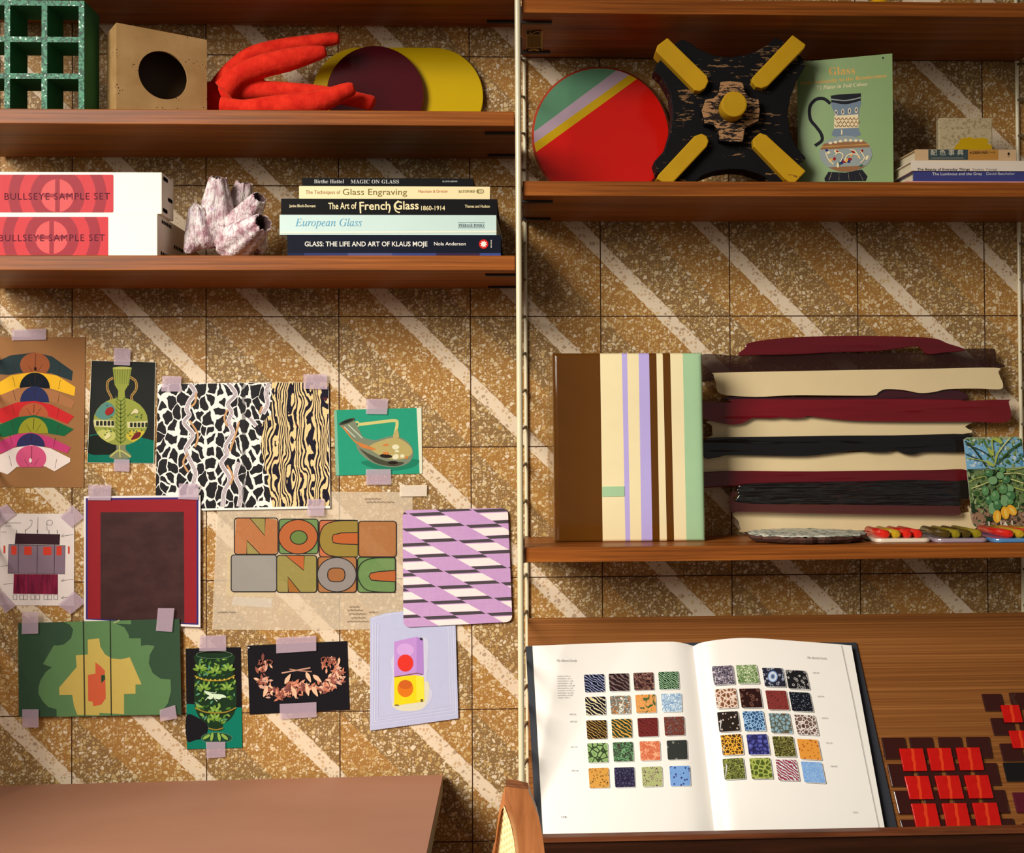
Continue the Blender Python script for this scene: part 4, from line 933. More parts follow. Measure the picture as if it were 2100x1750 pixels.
def block(xt0, xt1, tf, xb0, xb1, hf, name, label):
    b = MB(); r_ = page(xt0, xt1, tf, xb0, xb1, hf, PAPER); n = len(r_[0])
    rows = [[r_[0][k]+(r_[1][k]-r_[0][k])*f for k in range(n)] for f in (0, .25, .5, .75, 1)]
    b.grid(rows, PAPER, True)
    dn = lambda p: p-SN*((p-p0).dot(SN)-.0042)
    b.grid([rows[0], [dn(p) for p in rows[0]]], PAGES, False); b.grid([rows[-1], [dn(p) for p in rows[-1]]], PAGES, False)
    b.grid([[r[0] for r in rows], [dn(r[0]) for r in rows]], PAGES, False); b.grid([[r[-1] for r in rows], [dn(r[-1]) for r in rows]], PAGES, False)
    return b
def pagemap(h):
    pl = p0+SN*h
    return lambda x, yy, l: PP(x, yy, pl+SN*l, SN)
def swatch(kind, c1, c2, c3, scale, i):
    g = G('bead_picture'); v = g.co((1, 1, 1)); vo = g.vor(v, scale)
    if kind == 'edge':
        ed = g.vor(v, scale, 'DISTANCE_TO_EDGE'); g.col(g.ramp(ed.outputs['Distance'], [(.0, lin(c2)), (.07, lin(c2)), (.13, lin(c1)), (.5, lin(c3))]))
    elif kind == 'dot': g.col(g.ramp(vo.outputs['Distance'], [(0, lin(c2)), (.22, lin(c2)), (.27, lin(c3)), (.36, lin(c1))]))
    elif kind == 'ring': g.col(g.ramp(vo.outputs['Distance'], [(0, lin(c1)), (.2, lin(c1)), (.26, lin(c2)), (.36, lin(c2)), (.42, lin(c3))]))
    elif kind == 'wave':
        w = g.n('ShaderNodeTexWave'); w.bands_direction = 'DIAGONAL'; g.L(v, w.inputs['Vector']); w.inputs['Scale'].default_value = scale*.35; w.inputs['Distortion'].default_value = 7; w.inputs['Detail'].default_value = 2
        w.inputs['Detail Scale'].default_value = 1.2; w.inputs['Phase Offset'].default_value = i*1.7; g.col(g.ramp(w.outputs[0], [(0, lin(c1)), (.45, lin(c1)), (.65, lin(c3)), (.9, lin(c2))]))
    else:
        n_ = g.noise(v, scale, 3, .6, 1.5); g.col(g.ramp(n_, [(.35, lin(c1)), (.5, lin(c3)), (.62, lin(c2))]))
    g.rough(.3); return g.m
K = (24, 22, 26)
SWL = [('wave', K, (150, 160, 200), (40, 46, 80), 300), ('wave', (44, 30, 32), (120, 100, 96), (52, 36, 38), 200), ('noise', (34, 22, 22), (160, 120, 104), (80, 48, 46), 200), ('wave', (28, 54, 38), (170, 200, 160), (70, 120, 80), 420),
       ('wave', K, (220, 206, 150), (60, 60, 110), 240), ('noise', (200, 130, 60), (226, 220, 200), (60, 84, 90), 160), ('noise', (216, 140, 70), (60, 90, 50), (226, 160, 90), 110), ('noise', (110, 140, 180), (226, 236, 240), (160, 190, 214), 330),
       ('wave', (34, 28, 18), (170, 130, 70), (80, 64, 36), 300), ('wave', (44, 62, 44), (226, 160, 70), (60, 76, 50), 240), ('wave', (110, 40, 40), (60, 26, 28), (150, 60, 52), 260), ('noise', (140, 60, 36), (120, 110, 110), (90, 40, 30), 420),
       ('edge', (150, 180, 116), (50, 66, 40), (90, 130, 70), 130), ('noise', (64, 40, 50), (120, 170, 120), (60, 90, 60), 220), ('noise', (216, 130, 90), (236, 170, 130), (196, 96, 66), 150), ('dot', (52, 56, 52), (120, 124, 116), (30, 32, 30), 130),
       ('ring', (226, 180, 96), (110, 70, 30), (206, 150, 70), 260), ('edge', (60, 56, 84), (36, 32, 52), (84, 80, 110), 230), ('ring', (206, 206, 150), (96, 70, 76), (170, 176, 120), 240), ('dot', (120, 160, 216), (50, 60, 110), (90, 120, 180), 200)]
SWR = [('noise', (40, 34, 42), (200, 190, 200), (90, 80, 96), 330), ('noise', (60, 90, 44), (220, 226, 190), (110, 140, 84), 360), ('ring', (30, 30, 38), (150, 156, 176), (40, 40, 52), 160), ('ring', (26, 26, 28), (170, 166, 164), (30, 30, 32), 190),
       ('edge', (150, 100, 70), (226, 206, 190), (70, 44, 34), 170), ('ring', (56, 30, 26), (110, 76, 64), (46, 24, 22), 150), ('dot', (126, 52, 48), (44, 20, 22), (140, 64, 56), 280), ('dot', (24, 26, 34), (140, 150, 160), (30, 34, 44), 430),
       ('dot', (42, 34, 30), (200, 186, 176), (70, 56, 50), 190), ('edge', (36, 60, 96), (150, 190, 226), (60, 100, 150), 220), ('edge', (120, 156, 170), (90, 84, 60), (150, 180, 190), 200), ('edge', (70, 46, 42), (226, 214, 206), (140, 110, 100), 190),
       ('edge', (90, 60, 30), (236, 176, 60), (60, 40, 26), 220), ('edge', (70, 72, 150), (40, 40, 84), (100, 104, 180), 170), ('noise', (34, 34, 18), (176, 170, 90), (60, 58, 30), 520), ('dot', (222, 150, 62), (170, 90, 36), (200, 126, 50), 190),
       ('noise', (40, 44, 24), (170, 176, 90), (84, 90, 44), 420), ('edge', (90, 104, 40), (170, 180, 90), (60, 76, 30), 150), ('wave', (150, 56, 64), (226, 226, 230), (120, 140, 160), 300), ('noise', (110, 156, 214), (150, 186, 226), (130, 170, 220), 300)]
GREY = INK((110, 108, 106)); LGREY = INK((132, 130, 128))
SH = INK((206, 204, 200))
b = block(1092, 1421, tl_, 1114, 1466, hl, 'left_page', ''); a = Art(b, pagemap(HP*1.06+.0008), C1, .00002)
def sk(q): return rquad(q, 9, 3)
i = 0; SW_OBJS = []
# keep printed pictures a hair above the page by following its relief
def onpage(c, p, xt0, xt1, tf, xb0, xb1, hf, lift):
    X_, Y_ = px(c, p); h = HP
    for _ in range(2):
        f = max(0, min(1, (Y_-1325)/(1710-1325))); xa_, xb_ = xt0+(xb0-xt0)*f, xt1+(xb1-xt1)*f; u = max(0, min(1, (X_-xa_)/(xb_-xa_))); h = hf(u)
    return PP(X_, Y_, p0+SN*(h+lift), SN)
class PageArt(Art):
    def __init__(s, mb, c, args, lift): s.mb = mb; s.k = c; s.c = c; s.args = args; s.l = lift; s.step = .00002
    def at(s, p): return onpage(s.c, p, *s.args, s.l)
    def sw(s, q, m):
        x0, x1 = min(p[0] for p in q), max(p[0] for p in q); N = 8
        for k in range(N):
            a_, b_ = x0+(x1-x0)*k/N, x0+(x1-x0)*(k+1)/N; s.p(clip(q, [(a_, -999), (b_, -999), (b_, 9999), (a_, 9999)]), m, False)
a = PageArt(b, C1, (1092, 1421, tl_, 1114, 1466, hl), .0012)
xs0, xs1 = [462, 632, 802, 975], [493, 670, 860, 1052]; y0s, y1s = [516, 670, 832, 990, 1162], [497, 648, 808, 970, 1148]
swq = []
for r_i in range(5):
    for c_i in range(4):
        f = r_i/4; x = xs0[c_i]+(xs1[c_i]-xs0[c_i])*f; yy = y0s[r_i]+(y1s[r_i]-y0s[r_i])*c_i/3; w = 140; h = 124+4*r_i
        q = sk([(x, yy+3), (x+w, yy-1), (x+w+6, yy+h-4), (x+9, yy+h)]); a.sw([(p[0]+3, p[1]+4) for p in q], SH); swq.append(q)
a.l += .00004
for i, q in enumerate(swq): a.sw(q, swatch(*SWL[i], i))
a.tx(serif('The Moretti Family', 'i'), (273, 428), (414, 428), 15, GREY)
for k, wd in enumerate((90, 100, 112, 106, 122, 112, 118, 116, 108, 90)): a.tx(serif('samples of the design'[:10+wd % 7], 'i'), (276+k*.5, 532+k*16.5), (276+wd, 532+k*16.5), 9, LGREY, new=False)
for (x, yy, s_) in ((362, 797, 'R23-26'), (366, 847, 'R27-30'), (370, 1022, 'R31-34'), (376, 1186, 'R35-38')): a.tx(serif(s_, 'i'), (x, yy), (x+46, yy), 10, LGREY, new=False)
a.tx(serif('110', 'i'), (308, 1507), (340, 1507), 14, GREY)
b.build('printed_page', e)['label'] = 'page with dark and green bead pictures'
b = block(1421, 1746, tr_, 1466, 1816, hr_, 'right_page', ''); a = PageArt(b, C2, (1421, 1746, tr_, 1466, 1816, hr_), .0022)
TLs = [[(222, 325), (405, 315), (605, 335), (782, 350)], [(245, 500), (430, 495), (630, 508), (810, 517)], [(262, 675), (455, 668), (655, 682), (850, 692)], [(288, 850), (485, 845), (683, 858), (872, 877)], [(303, 1032), (508, 1026), (707, 1036), (902, 1050)]]
swq = []
for r_i in range(5):
    for c_i in range(4):
        x, yy = TLs[r_i][c_i]; w, h = 158, 142+4*r_i; tl2 = 12*(c_i-1.2)
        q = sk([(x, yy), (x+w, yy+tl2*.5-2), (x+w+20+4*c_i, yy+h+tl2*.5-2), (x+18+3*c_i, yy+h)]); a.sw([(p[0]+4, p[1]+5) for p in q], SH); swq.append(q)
a.l += .00004
for i, q in enumerate(swq): a.sw(q, swatch(*SWR[i], i+20))
c0 = (688, 402); a.l += .00004
for r_, m in ((42, INK((120, 150, 200))), (34, INK((206, 216, 226))), (20, INK((120, 140, 176))), (10, INK((70, 84, 110)))): a.el(c0[0], c0[1], r_*.9, r_*1.05, m)
a.tx(serif('The Moretti Family', 'i'), (948, 264), (1098, 270), 16, GREY)
for (x, yy, s_) in ((992, 378, 'R39-42'), (1028, 558, 'R43-46'), (1058, 724, 'R47-50'), (1092, 914, 'R51-54'), (1126, 1092, 'R55-58')): a.tx(serif(s_, 'i'), (x, yy), (x+48, yy), 11, LGREY, new=False)
a.tx(serif('111', 'i'), (1302, 1446), (1332, 1446), 15, GREY)
a.st([(1212, 165), (1300, 580), (1400, 1080), (1505, 1588)], 3, LGREY, False)
b.build('printed_page', e)['label'] = 'page with round-patterned bead pictures'
# ------------------------------------------------------------------ prints taped to the wall
def wallprint(name, quad, off, paper, label, cat, draw=None, c=None, poly=None, group=None, step=.00004):
    """A sheet with its printed picture; quad in crop coordinates c (or full-picture when c is None)."""
    b = MB(); a = Art(b, wallmap(off), c, step); k = [a.at(p) for p in (poly or quad)]
    b.prism(k, (0, .0004, 0), paper)
    if draw: draw(a)
    return tag(b.build(name), label, cat, group)
PG = 'printed pictures taped to the tiled wall'
# hats
def d_hats(a):
    C_ = lambda c: INK(c); seam = INK((60, 40, 34))
    q = [(-160, 88), (493, 88), (485, 960), (-160, 955)]
    H = [((44, 58, 60), [(-60, 250), (60, 195), (200, 178), (300, 200), (422, 287), (415, 342), (300, 300), (200, 288), (110, 298), (50, 308), (-60, 300)], (150, 84, 50), (202, 250, 86, 70), 300),
         ((232, 178, 44), [(-60, 385), (60, 312), (200, 290), (330, 312), (436, 378), (430, 430), (290, 386), (200, 378), (110, 390), (20, 428), (-60, 400)], (24, 30, 36), (201, 386, 88, 92), 386),
         ((166, 112, 72), [(-60, 450), (100, 385), (200, 374), (320, 400), (432, 462), (415, 502), (290, 460), (200, 456), (118, 466), (30, 502), (-60, 470)], (44, 50, 90), (200, 466, 84, 92), 466),
         ((196, 44, 46), [(-60, 525), (100, 466), (200, 458), (300, 480), (428, 548), (390, 592), (280, 548), (195, 540), (105, 552), (20, 588), (-60, 560)], (176, 92, 58), (194, 550, 86, 80), 550),
         ((28, 98, 62), [(-60, 620), (100, 552), (200, 540), (300, 565), (426, 622), (370, 662), (272, 645), (190, 638), (105, 646), (20, 668), (-60, 640)], (150, 148, 44), (192, 646, 86, 92), 646),
         ((190, 62, 112), [(-60, 720), (90, 652), (180, 640), (280, 665), (408, 726), (390, 762), (260, 720), (178, 712), (95, 722), (10, 762), (-60, 740)], (48, 48, 88), (178, 722, 82, 76), 722),
         ((230, 214, 206), [(-60, 800), (80, 730), (180, 714), (290, 732), (406, 790), (406, 812), (315, 866), (262, 838), (180, 826), (95, 842), (45, 884), (-60, 850)], (206, 84, 124), (180, 790, 88, 74), 845)]
    for col, band, hc_, (ex_, ey, rx, ry), cut in H:
        a.p(clip(band, [(-155, 90), (490, 90), (484, 955), (-155, 950)]), C_(col)); a.p([p for p in ell(ex_, ey, rx, ry, 0, 40) if p[1] <= cut+2], C_(hc_))
        a.st([(ex_+4, ey-ry+6), (ex_+1, cut-22)], 3, seam, False); a.st([(ex_-rx-40, cut-70), (ex_-rx-25, cut-10)], 2, seam, False, new=False); a.st([(ex_+rx+60, cut-50), (ex_+rx+50, cut+5)], 2, seam, False, new=False)
        a.st([(ex_-40, cut-50), (ex_-14, cut-8)], 2, seam, False, new=False); a.st([(ex_+44, cut-54), (ex_+16, cut-8)], 2, seam, False, new=False)
    a.el(203, 272, 7, 11, INK((40, 26, 24))); a.el(176, 803, 8, 13, INK((236, 222, 214)))
wallprint('wall_print', [(-160, 88), (493, 88), (485, 960), (-160, 955)], .0012, INK((150, 106, 66)), 'brown sheet with seven fanned round caps, left edge of the photo', 'print', d_hats, CI, group=PG)
# amphora vase
def d_vase(a):
    a.step = .00002
    T_ = INK((16, 104, 84)); a.p([(520, 655), (640, 640), (760, 655), (895, 690), (891, 818), (507, 813)], T_); a.sm([(512, 670), (600, 660), (690, 700), (680, 760), (600, 770), (512, 760)], INK((30, 34, 30)))
    V1, V2, V3 = INK((140, 146, 66)), INK((96, 110, 48)), INK((178, 178, 96)); ROPE = INK((170, 136, 74))
    for q in ([(655, 325), (625, 345), (622, 390), (645, 440), (640, 455)], [(752, 320), (785, 345), (788, 390), (762, 430), (765, 455)]):
        a.st(q, 14, ROPE); a.st(q, 4, INK((80, 50, 30)))
    a.sm([(675, 705), (725, 705), (728, 740), (760, 775), (740, 792), (650, 792), (632, 775), (672, 742)], INK((120, 122, 92))); a.st([(690, 715), (695, 785)], 6, V3, False); a.st([(640, 780), (690, 745), (755, 782)], 8, V3)
    a.el(698, 578, 158, 138, V1); a.p([(662, 362), (745, 362), (722, 400), (722, 450), (745, 470), (660, 470), (682, 450), (684, 400)], V1)
    a.p([(652, 268), (762, 268), (745, 368), (664, 368)], V1); a.el(707, 268, 55, 8, V3)
    for k in range(7): a.st([(664+k*15, 275), (670+k*12, 360)], 3, V2, False, new=False)
    cl = ell(698, 578, 156, 136)
    def cc(p, m, new=True): a.p(clip(p, cl), m, new)
    cc(ell(605, 515, 62, 52), INK((84, 130, 120))); cc(ell(790, 660, 60, 36), INK((190, 170, 60))); cc(ell(610, 660, 60, 36), V3)
    cc([(540, 566), (662, 572), (662, 612), (540, 606)], INK((196, 190, 140))); cc([(735, 580), (860, 574), (858, 612), (738, 616)], INK((196, 190, 140)))
    for k in range(5):
        cc(rrect(556+k*22, 574, 572+k*22, 602, 4), INK((40, 44, 34)), k == 0); cc(rrect(752+k*22, 584, 768+k*22, 610, 4), INK((40, 44, 34)), False)
    for s in (-1, 1):
        for k in range(11): a.st([(698, 700-k*24), (698+s*18, 690-k*24), (698+s*28, 672-k*24)], 7, V2, new=False)
    a.st([(698, 460), (698, 708)], 6, V2, False, new=False)
    rnd = random.Random(8); a.l += .00004
    for k in range(70):
        t, rr = rnd.uniform(0, 6.28), rnd.uniform(.3, .95); x, yy = 698+150*rr*math.cos(t), 578+130*rr*math.sin(t)
        if abs(x-698) < 38 or 560 < yy < 620: continue
        a.el(x, yy, 7, 4, (V2, V2, INK((60, 100, 92)))[k % 3], rnd.uniform(0, 180), 8)
    BI = INK((150, 40, 40)); a.sm([(608, 520), (625, 498), (650, 495), (656, 515), (640, 535), (615, 540)], BI); a.sm([(755, 540), (780, 505), (800, 515), (798, 530), (775, 530)], INK((206, 196, 150))); a.sm([(605, 670), (625, 642), (642, 660), (615, 680)], INK((206, 200, 140))); a.sm([(758, 680), (785, 645), (812, 640), (805, 665), (775, 680)], INK((110, 36, 40)))
    E_ = INK((214, 206, 180)); a.st([(530, 225), (900, 235), (890, 820), (505, 815)], 3, E_, False, True)
wallprint('wall_print', [(530, 225), (900, 235), (890, 820), (505, 815)], .0012, INK((38, 40, 38)), 'photo print of a two-handled olive enamelled vase on black', 'print', d_vase, CI, group=PG)
# black and white pattern
def crackle():
    g = G('crackle_print'); v = g.co((1, 1, .72)); d = g.noise(v, 70, 2); vm = g.n('ShaderNodeVectorMath', operation='ADD'); g.L(v, vm.inputs[0])
    cb = g.n('ShaderNodeCombineXYZ'); g.L(g.math('MULTIPLY', g.math('SUBTRACT', d, .5), .012), cb.inputs[0]); g.L(g.math('MULTIPLY', g.math('SUBTRACT', g.noise(v, 55, 2), .5), .012), cb.inputs[2]); g.L(cb.outputs[0], vm.inputs[1])
    cv_ = g.n('ShaderNodeSeparateXYZ'); g.L(vm.outputs[0], cv_.inputs[0]); c2 = g.n('ShaderNodeCombineXYZ'); g.L(cv_.outputs[0], c2.inputs[0]); g.L(cv_.outputs[2], c2.inputs[1])
    ed = g.vor(c2.outputs[0], 72, 'DISTANCE_TO_EDGE', '2D'); thr = g.math('ADD', g.math('MULTIPLY', g.math('POWER', g.noise(v, 36, 2), 3.5), 1.0), .006)
    g.col(g.mix(g.math('GREATER_THAN', ed.outputs['Distance'], thr), lin((232, 228, 220)), lin((30, 28, 30)))); g.rough(.5); return g.m
def zebra():
    g = G('woodgrain_print'); t = g.n('ShaderNodeTexCoord'); sx = g.n('ShaderNodeSeparateXYZ'); g.L(t.outputs['Object'], sx.inputs[0])
    n1 = g.noise(g.co((50, 50, 11)), 1, 1.5, .5); n2 = g.noise(g.co((150, 150, 60)), 1, 2)
    zz = g.math('ABSOLUTE', g.math('SUBTRACT', g.math('FRACT', g.math('ADD', g.math('MULTIPLY', sx.outputs[2], 26), g.math('MULTIPLY', n2, .5))), .5))
    ph = g.math('ADD', g.math('ADD', g.math('MULTIPLY', sx.outputs[0], 190), g.math('MULTIPLY', n1, 9)), g.math('ADD', g.math('MULTIPLY', zz, 1.5), g.math('MULTIPLY', n2, .5)))
    n_ = g.noise(g.co((1, 1, 6)), 28, 2); red = g.math('MULTIPLY', g.math('GREATER_THAN', n_, .66), .6)
    dk_ = g.mix(red, lin((26, 22, 36)), lin((112, 36, 40))); g.col(g.mix(g.math('GREATER_THAN', g.math('FRACT', ph), .48), dk_, lin((230, 200, 142)))); g.rough(.6); return g.m
CRK, ZEB = crackle(), zebra()
def d_bw(a):
    a.p([(82, 238), (1306, 224), (1318, 1112), (400, 1132), (66, 1128)], CRK)
    a.p([(895, 228), (1306, 224), (1318, 1112), (905, 1122), (885, 1000), (868, 930), (880, 900), (850, 850), (838, 770), (818, 690), (828, 620), (800, 560), (870, 470), (895, 460), (905, 330)], ZEB)
    WV, GV, TAN_ = INK((234, 222, 222)), INK((120, 108, 112)), INK((196, 150, 104))
    for q in ([(310, 236), (350, 300), (310, 360), (290, 420), (308, 460), (272, 515), (335, 600), (300, 670), (285, 720), (345, 850), (350, 900), (315, 1030)], [(590, 236), (640, 310), (585, 380), (612, 440), (590, 510), (620, 590), (570, 680), (580, 740), (540, 810), (600, 920), (560, 1010), (550, 1120)], [(882, 230), (860, 300), (870, 380), (835, 450)], [(665, 800), (640, 900), (680, 1000), (665, 1118)], [(740, 480), (790, 540)]):
        a.st(q, 36, WV); a.l += .00004
        for dx in (-9, 0, 9): a.st([(p[0]+dx, p[1]) for p in q], 4.5, GV, new=False)
    for q in ([(360, 300), (350, 370), (320, 400)], [(310, 500), (370, 600), (350, 690)], [(295, 740), (265, 800), (300, 870)], [(585, 420), (560, 480), (580, 540)], [(665, 510), (640, 600), (600, 720)], [(580, 820), (620, 900), (600, 960)], [(830, 400), (812, 450)]): a.st(q, 14, TAN_)
    a.p([(683, 236), (712, 236), (712, 1126), (690, 1126)], film('fold_gutter', (20, 18, 20), .45)); WM = INK((236, 230, 220)); a.p([(400, 1132), (1318, 1112), (1322, 1130), (400, 1146)], WM)
wallprint('wall_print', [(105, 236), (1308, 222), (1322, 1130), (70, 1146)], .0035, INK((230, 226, 218)), 'magazine spread with black and white crackle and wood-grain pattern', 'print', d_bw, CH, group=PG)
# ewer
def d_ewer(a):
    WS = INK((214, 216, 190)); a.p([(1348, 424), (1366, 423), (1384, 893), (1360, 895)], INK((120, 176, 150))); a.p([(1940, 410), (1975, 408), (1980, 880), (1962, 881)], WS); a.sm([(1540, 800), (1700, 860), (1900, 840), (1950, 780), (1700, 780)], INK((34, 120, 92)))
    Y_ = INK((200, 190, 120)); a.st([(1512, 530), (1640, 515), (1780, 500), (1800, 520), (1790, 580), (1780, 620)], 22, Y_); a.el(1513, 525, 18, 22, Y_); a.el(1513, 525, 8, 10, INK((50, 120, 100)))
    B1, B2, B3, B4 = INK((120, 128, 104)), INK((176, 160, 100)), INK((70, 70, 56)), INK((196, 120, 62))
    a.sm([(1390, 535), (1440, 510), (1490, 500), (1530, 570), (1560, 620), (1640, 640), (1700, 625), (1780, 610), (1860, 640), (1905, 690), (1915, 750), (1880, 805), (1800, 832), (1720, 830), (1620, 800), (1540, 740), (1510, 690), (1500, 650), (1440, 580)], B1, 6)
    a.sm([(1600, 690), (1700, 640), (1800, 625), (1890, 680), (1905, 740), (1820, 780), (1700, 760)], B2); a.sm([(1530, 700), (1600, 740), (1720, 790), (1850, 800), (1780, 828), (1640, 800)], B3); a.sm([(1405, 545), (1430, 560), (1490, 640), (1540, 660), (1500, 660)], B4); a.sm([(1530, 660), (1640, 700), (1630, 712), (1540, 690)], B4)
    for q in ((1720, 755, 45, 14, 5), (1770, 802, 36, 13, 0), (1868, 765, 12, 10, 0), (1720, 675, 22, 8, -10), (1720, 735, 24, 10, 0)): a.el(q[0], q[1], q[2], q[3], (INK((40, 30, 26)), B4)[q[3] < 11], q[4], new=False)
    for q in ((1790, 690, 26, 18, 0), (1790, 760, 24, 18, -20), (1838, 755, 16, 13, 0), (1800, 720, 16, 8, 0)): a.el(*q[:4], INK((216, 210, 176)), q[4], new=False)
    for q in ([(1420, 545), (1500, 620)], [(1450, 530), (1550, 625)]): a.st(q, 8, INK((180, 190, 170)), False, new=False)
    a.el(1440, 507, 62, 15, B3, -20); a.el(1440, 505, 45, 8, INK((30, 40, 36)), -20); a.sm([(1770, 610), (1800, 560), (1815, 615), (1790, 630)], B2)
wallprint('wall_print', [(1348, 424), (1975, 408), (1980, 880), (1360, 895)], .0012, INK((42, 148, 116)), 'photo print of an iridescent glass ewer on turquoise green', 'print', d_ewer, CH, group=PG)
# maroon rectangle
def d_mar(a):
    a.p([(176, 1022), (407, 1020), (407, 1282), (176, 1271)], INK((56, 48, 110))); a.p([(180, 1026), (403, 1024), (403, 1279), (180, 1269)], INK((142, 38, 44)))
    DKB = G('dark_print'); DKB.col(DKB.ramp(DKB.noise(DKB.co((1, 1, 2)), 26, 4), [(.3, lin((54, 32, 32))), (.7, lin((70, 44, 42)))])); DKB.rough(.5); a.p([(206, 1051), (377, 1050), (378, 1279), (206, 1270)], DKB.m)
wallprint('wall_print', [(172, 1018), (411, 1016), (411, 1287), (172, 1275)], .0062, INK((232, 224, 220)), 'print of a dark brown rectangle within a maroon frame', 'print', d_mar, None, group=PG)
# sketch
def d_sketch(a):
    P_ = INK((54, 44, 50)); RDs = INK((206, 66, 48)); a.p([(90, 1225), (348, 1230), (345, 1292), (85, 1288)], INK((58, 36, 44))); a.p([(50, 1290), (378, 1296), (375, 1460), (45, 1456)], INK((132, 112, 126)))
    g = G('hatched_maroon'); g.col(g.ramp(g.noise(g.co((14, 14, 2)), 12, 3), [(.35, lin((92, 18, 44))), (.65, lin((140, 34, 66)))])); g.rough(.6); a.p([(80, 1460), (335, 1462), (335, 1578), (76, 1575)], g.m)
    for x0, y0, x1, y1 in ((65, 1298, 96, 1348), (140, 1301, 183, 1350), (250, 1303, 297, 1351), (327, 1299, 357, 1353), (20, 1296, 31, 1341), (393, 1299, 403, 1345)): a.p(rrect(x0, y0, x1, y1, 5), RDs, new=False); 
    a.l += .00004
    for x in (107, 216, 315): a.st([(x, 1292), (x-2, 1458)], 3, P_, False, new=False)
    for x in (165, 225, 290): a.st([(x, 1462), (x-2, 1576)], 2, P_, False, new=False)
    a.st([(50, 1290), (378, 1296), (375, 1460), (45, 1456)], 3, P_, False, True, new=False)
    for x in (95, 145, 215, 282, 330): a.st([(x, 1205), (x+2, 1228)], 3, P_, False, new=False)
    for x in (76, 113, 136, 178, 207, 254, 277, 312): a.st([(x, 1582), (x+22, 1582), (x+22, 1608), (x, 1608)], 3, P_, False, True, new=False)
    a.st([(220, 1130), (218, 1225)], 2, P_, False, new=False); a.st([(145, 1210), (180, 1180), (185, 1150), (170, 1150)], 2, P_, new=False); a.st([(272, 1210), (270, 1165)], 2, P_, False, new=False); a.st(ell(287, 1163, 17, 15), 2, P_, False, True, new=False)
    for yy in (1242, 1500, 1600): a.st([(355, yy), (425, yy-10)], 2, P_, False, new=False); a.st([(370, yy-12), (354, yy), (370, yy+6)], 2, P_, False, new=False)
    for x0, x1, yy in ((30, 130, 1165), (30, 78, 1182), (8, 45, 1218)):
        n = int((x1-x0)/7); a.st([(x0+k*7, yy+(4 if k % 2 else -4)) for k in range(n)], 2, INK((120, 108, 110)), new=False)
    a.st([(2, 1415), (45, 1412)], 2, P_, False, new=False); a.st([(20, 1520), (75, 1515)], 2, P_, False, new=False)
wallprint('wall_sketch', [(2, 1110), (430, 1112), (428, 1645), (-4, 1640)], .0012, INK((226, 214, 208)), 'white sheet with a marker sketch of a grey and maroon building, left edge', 'drawing', d_sketch, CI, group=PG)
# tracing paper letters
def d_noci(a):
    O_, OL_, G_, GY, BO = tint((190, 106, 34)), tint((152, 140, 52)), tint((88, 142, 66)), tint((150, 150, 148)), tint((176, 104, 30)); P_ = INK((44, 40, 38)); OO = tint((204, 96, 42))
    a.p([(195, 452), (495, 458), (488, 735), (190, 725)], film('pasted_slip', (232, 214, 170), .45, 40)); a.p([(235, 735), (480, 742), (470, 800), (228, 785)], film('pasted_slip', (228, 220, 204), .5, 40))
    cellq = lambda x0, y0, x1, y1: rrect(x0, y0, x1, y1, 18)
    def cell(x0, y0, x1, y1, m): a.p(cellq(x0, y0, x1, y1), m); a.st(cellq(x0, y0, x1, y1), 6, P_, False, True)
    def wedge(q, m): a.p(q, m); a.st(q, 6, P_, False, True)
    a.p([(252, 252), (300, 246), (335, 247), (428, 355), (432, 250), (495, 256), (510, 270), (508, 455), (490, 472), (400, 472), (318, 385), (318, 470), (255, 468), (240, 455)], O_); wedge([(338, 250), (432, 250), (428, 356)], OL_); wedge([(318, 386), (318, 470), (402, 472)], OL_); a.st(cellq(242, 248, 510, 472), 6, P_, False, True)
    cell(517, 255, 757, 468, G_); a.el(634, 364, 120, 106, OO); a.st(ell(634, 364, 120, 106), 6, P_, False, True); a.el(638, 368, 52, 42, G_); a.st(ell(638, 368, 52, 42), 6, P_, False, True)
    cell(764, 262, 1000, 487, OO); a.p([(1000, 264), (880, 266), (800, 290), (768, 350), (770, 420), (810, 470), (880, 487), (1000, 487)], OL_); a.st(sm([(1000, 264), (880, 266), (800, 290), (768, 350), (770, 420), (810, 470), (880, 487), (1000, 487)], 4, False), 6, P_, False)
    sl = [(1000, 338), (900, 340), (850, 352), (843, 375), (850, 400), (900, 408), (1000, 412)]; a.p(sl, OO); a.st(sl, 6, P_, False)
    cell(1006, 268, 1238, 487, BO); cell(222, 475, 502, 702, GY)
    a.p(cellq(502, 478, 748, 706), OL_); a.st(cellq(502, 478, 748, 706), 6, P_, False, True); wedge([(558, 480), (672, 480), (668, 570)], OO); wedge([(570, 610), (574, 704), (648, 706)], BO)
    cell(756, 487, 992, 706, BO); a.el(872, 597, 120, 106, GY); a.st(ell(872, 597, 120, 106), 6, P_, False, True); a.p(rrect(816, 556, 922, 640, 34), BO); a.st(rrect(816, 556, 922, 640, 34), 6, P_, False, True)
    cell(1000, 490, 1232, 706, G_); sl = [(1232, 570), (1130, 578), (1080, 588), (1070, 608), (1085, 630), (1140, 636), (1232, 640)]; a.p(sl, OO); a.st(sl, 6, P_, False); a.st(sm([(1232, 492), (1090, 496), (1020, 530), (1000, 600), (1030, 670), (1090, 700), (1232, 706)], 4, False), 6, P_, False)
    HW = INK((110, 96, 80))
    for x0, x1, yy in ((1042, 1150, 130), (1055, 1230, 150), (140, 255, 828), (950, 1020, 795), (935, 1040, 815), (945, 1060, 838), (960, 1060, 862), (935, 1075, 885), (1070, 1130, 828)):
        n = int((x1-x0)/6); a.st([(x0+k*6, yy+(5 if k % 2 else -5)*(.6+.4*math.sin(k*1.7))) for k in range(n)], 2.2, HW, new=False)
b_poly = [(140, 80), (840, 86), (1338, 90), (1340, 300), (1330, 932), (600, 938), (105, 935), (118, 600)]
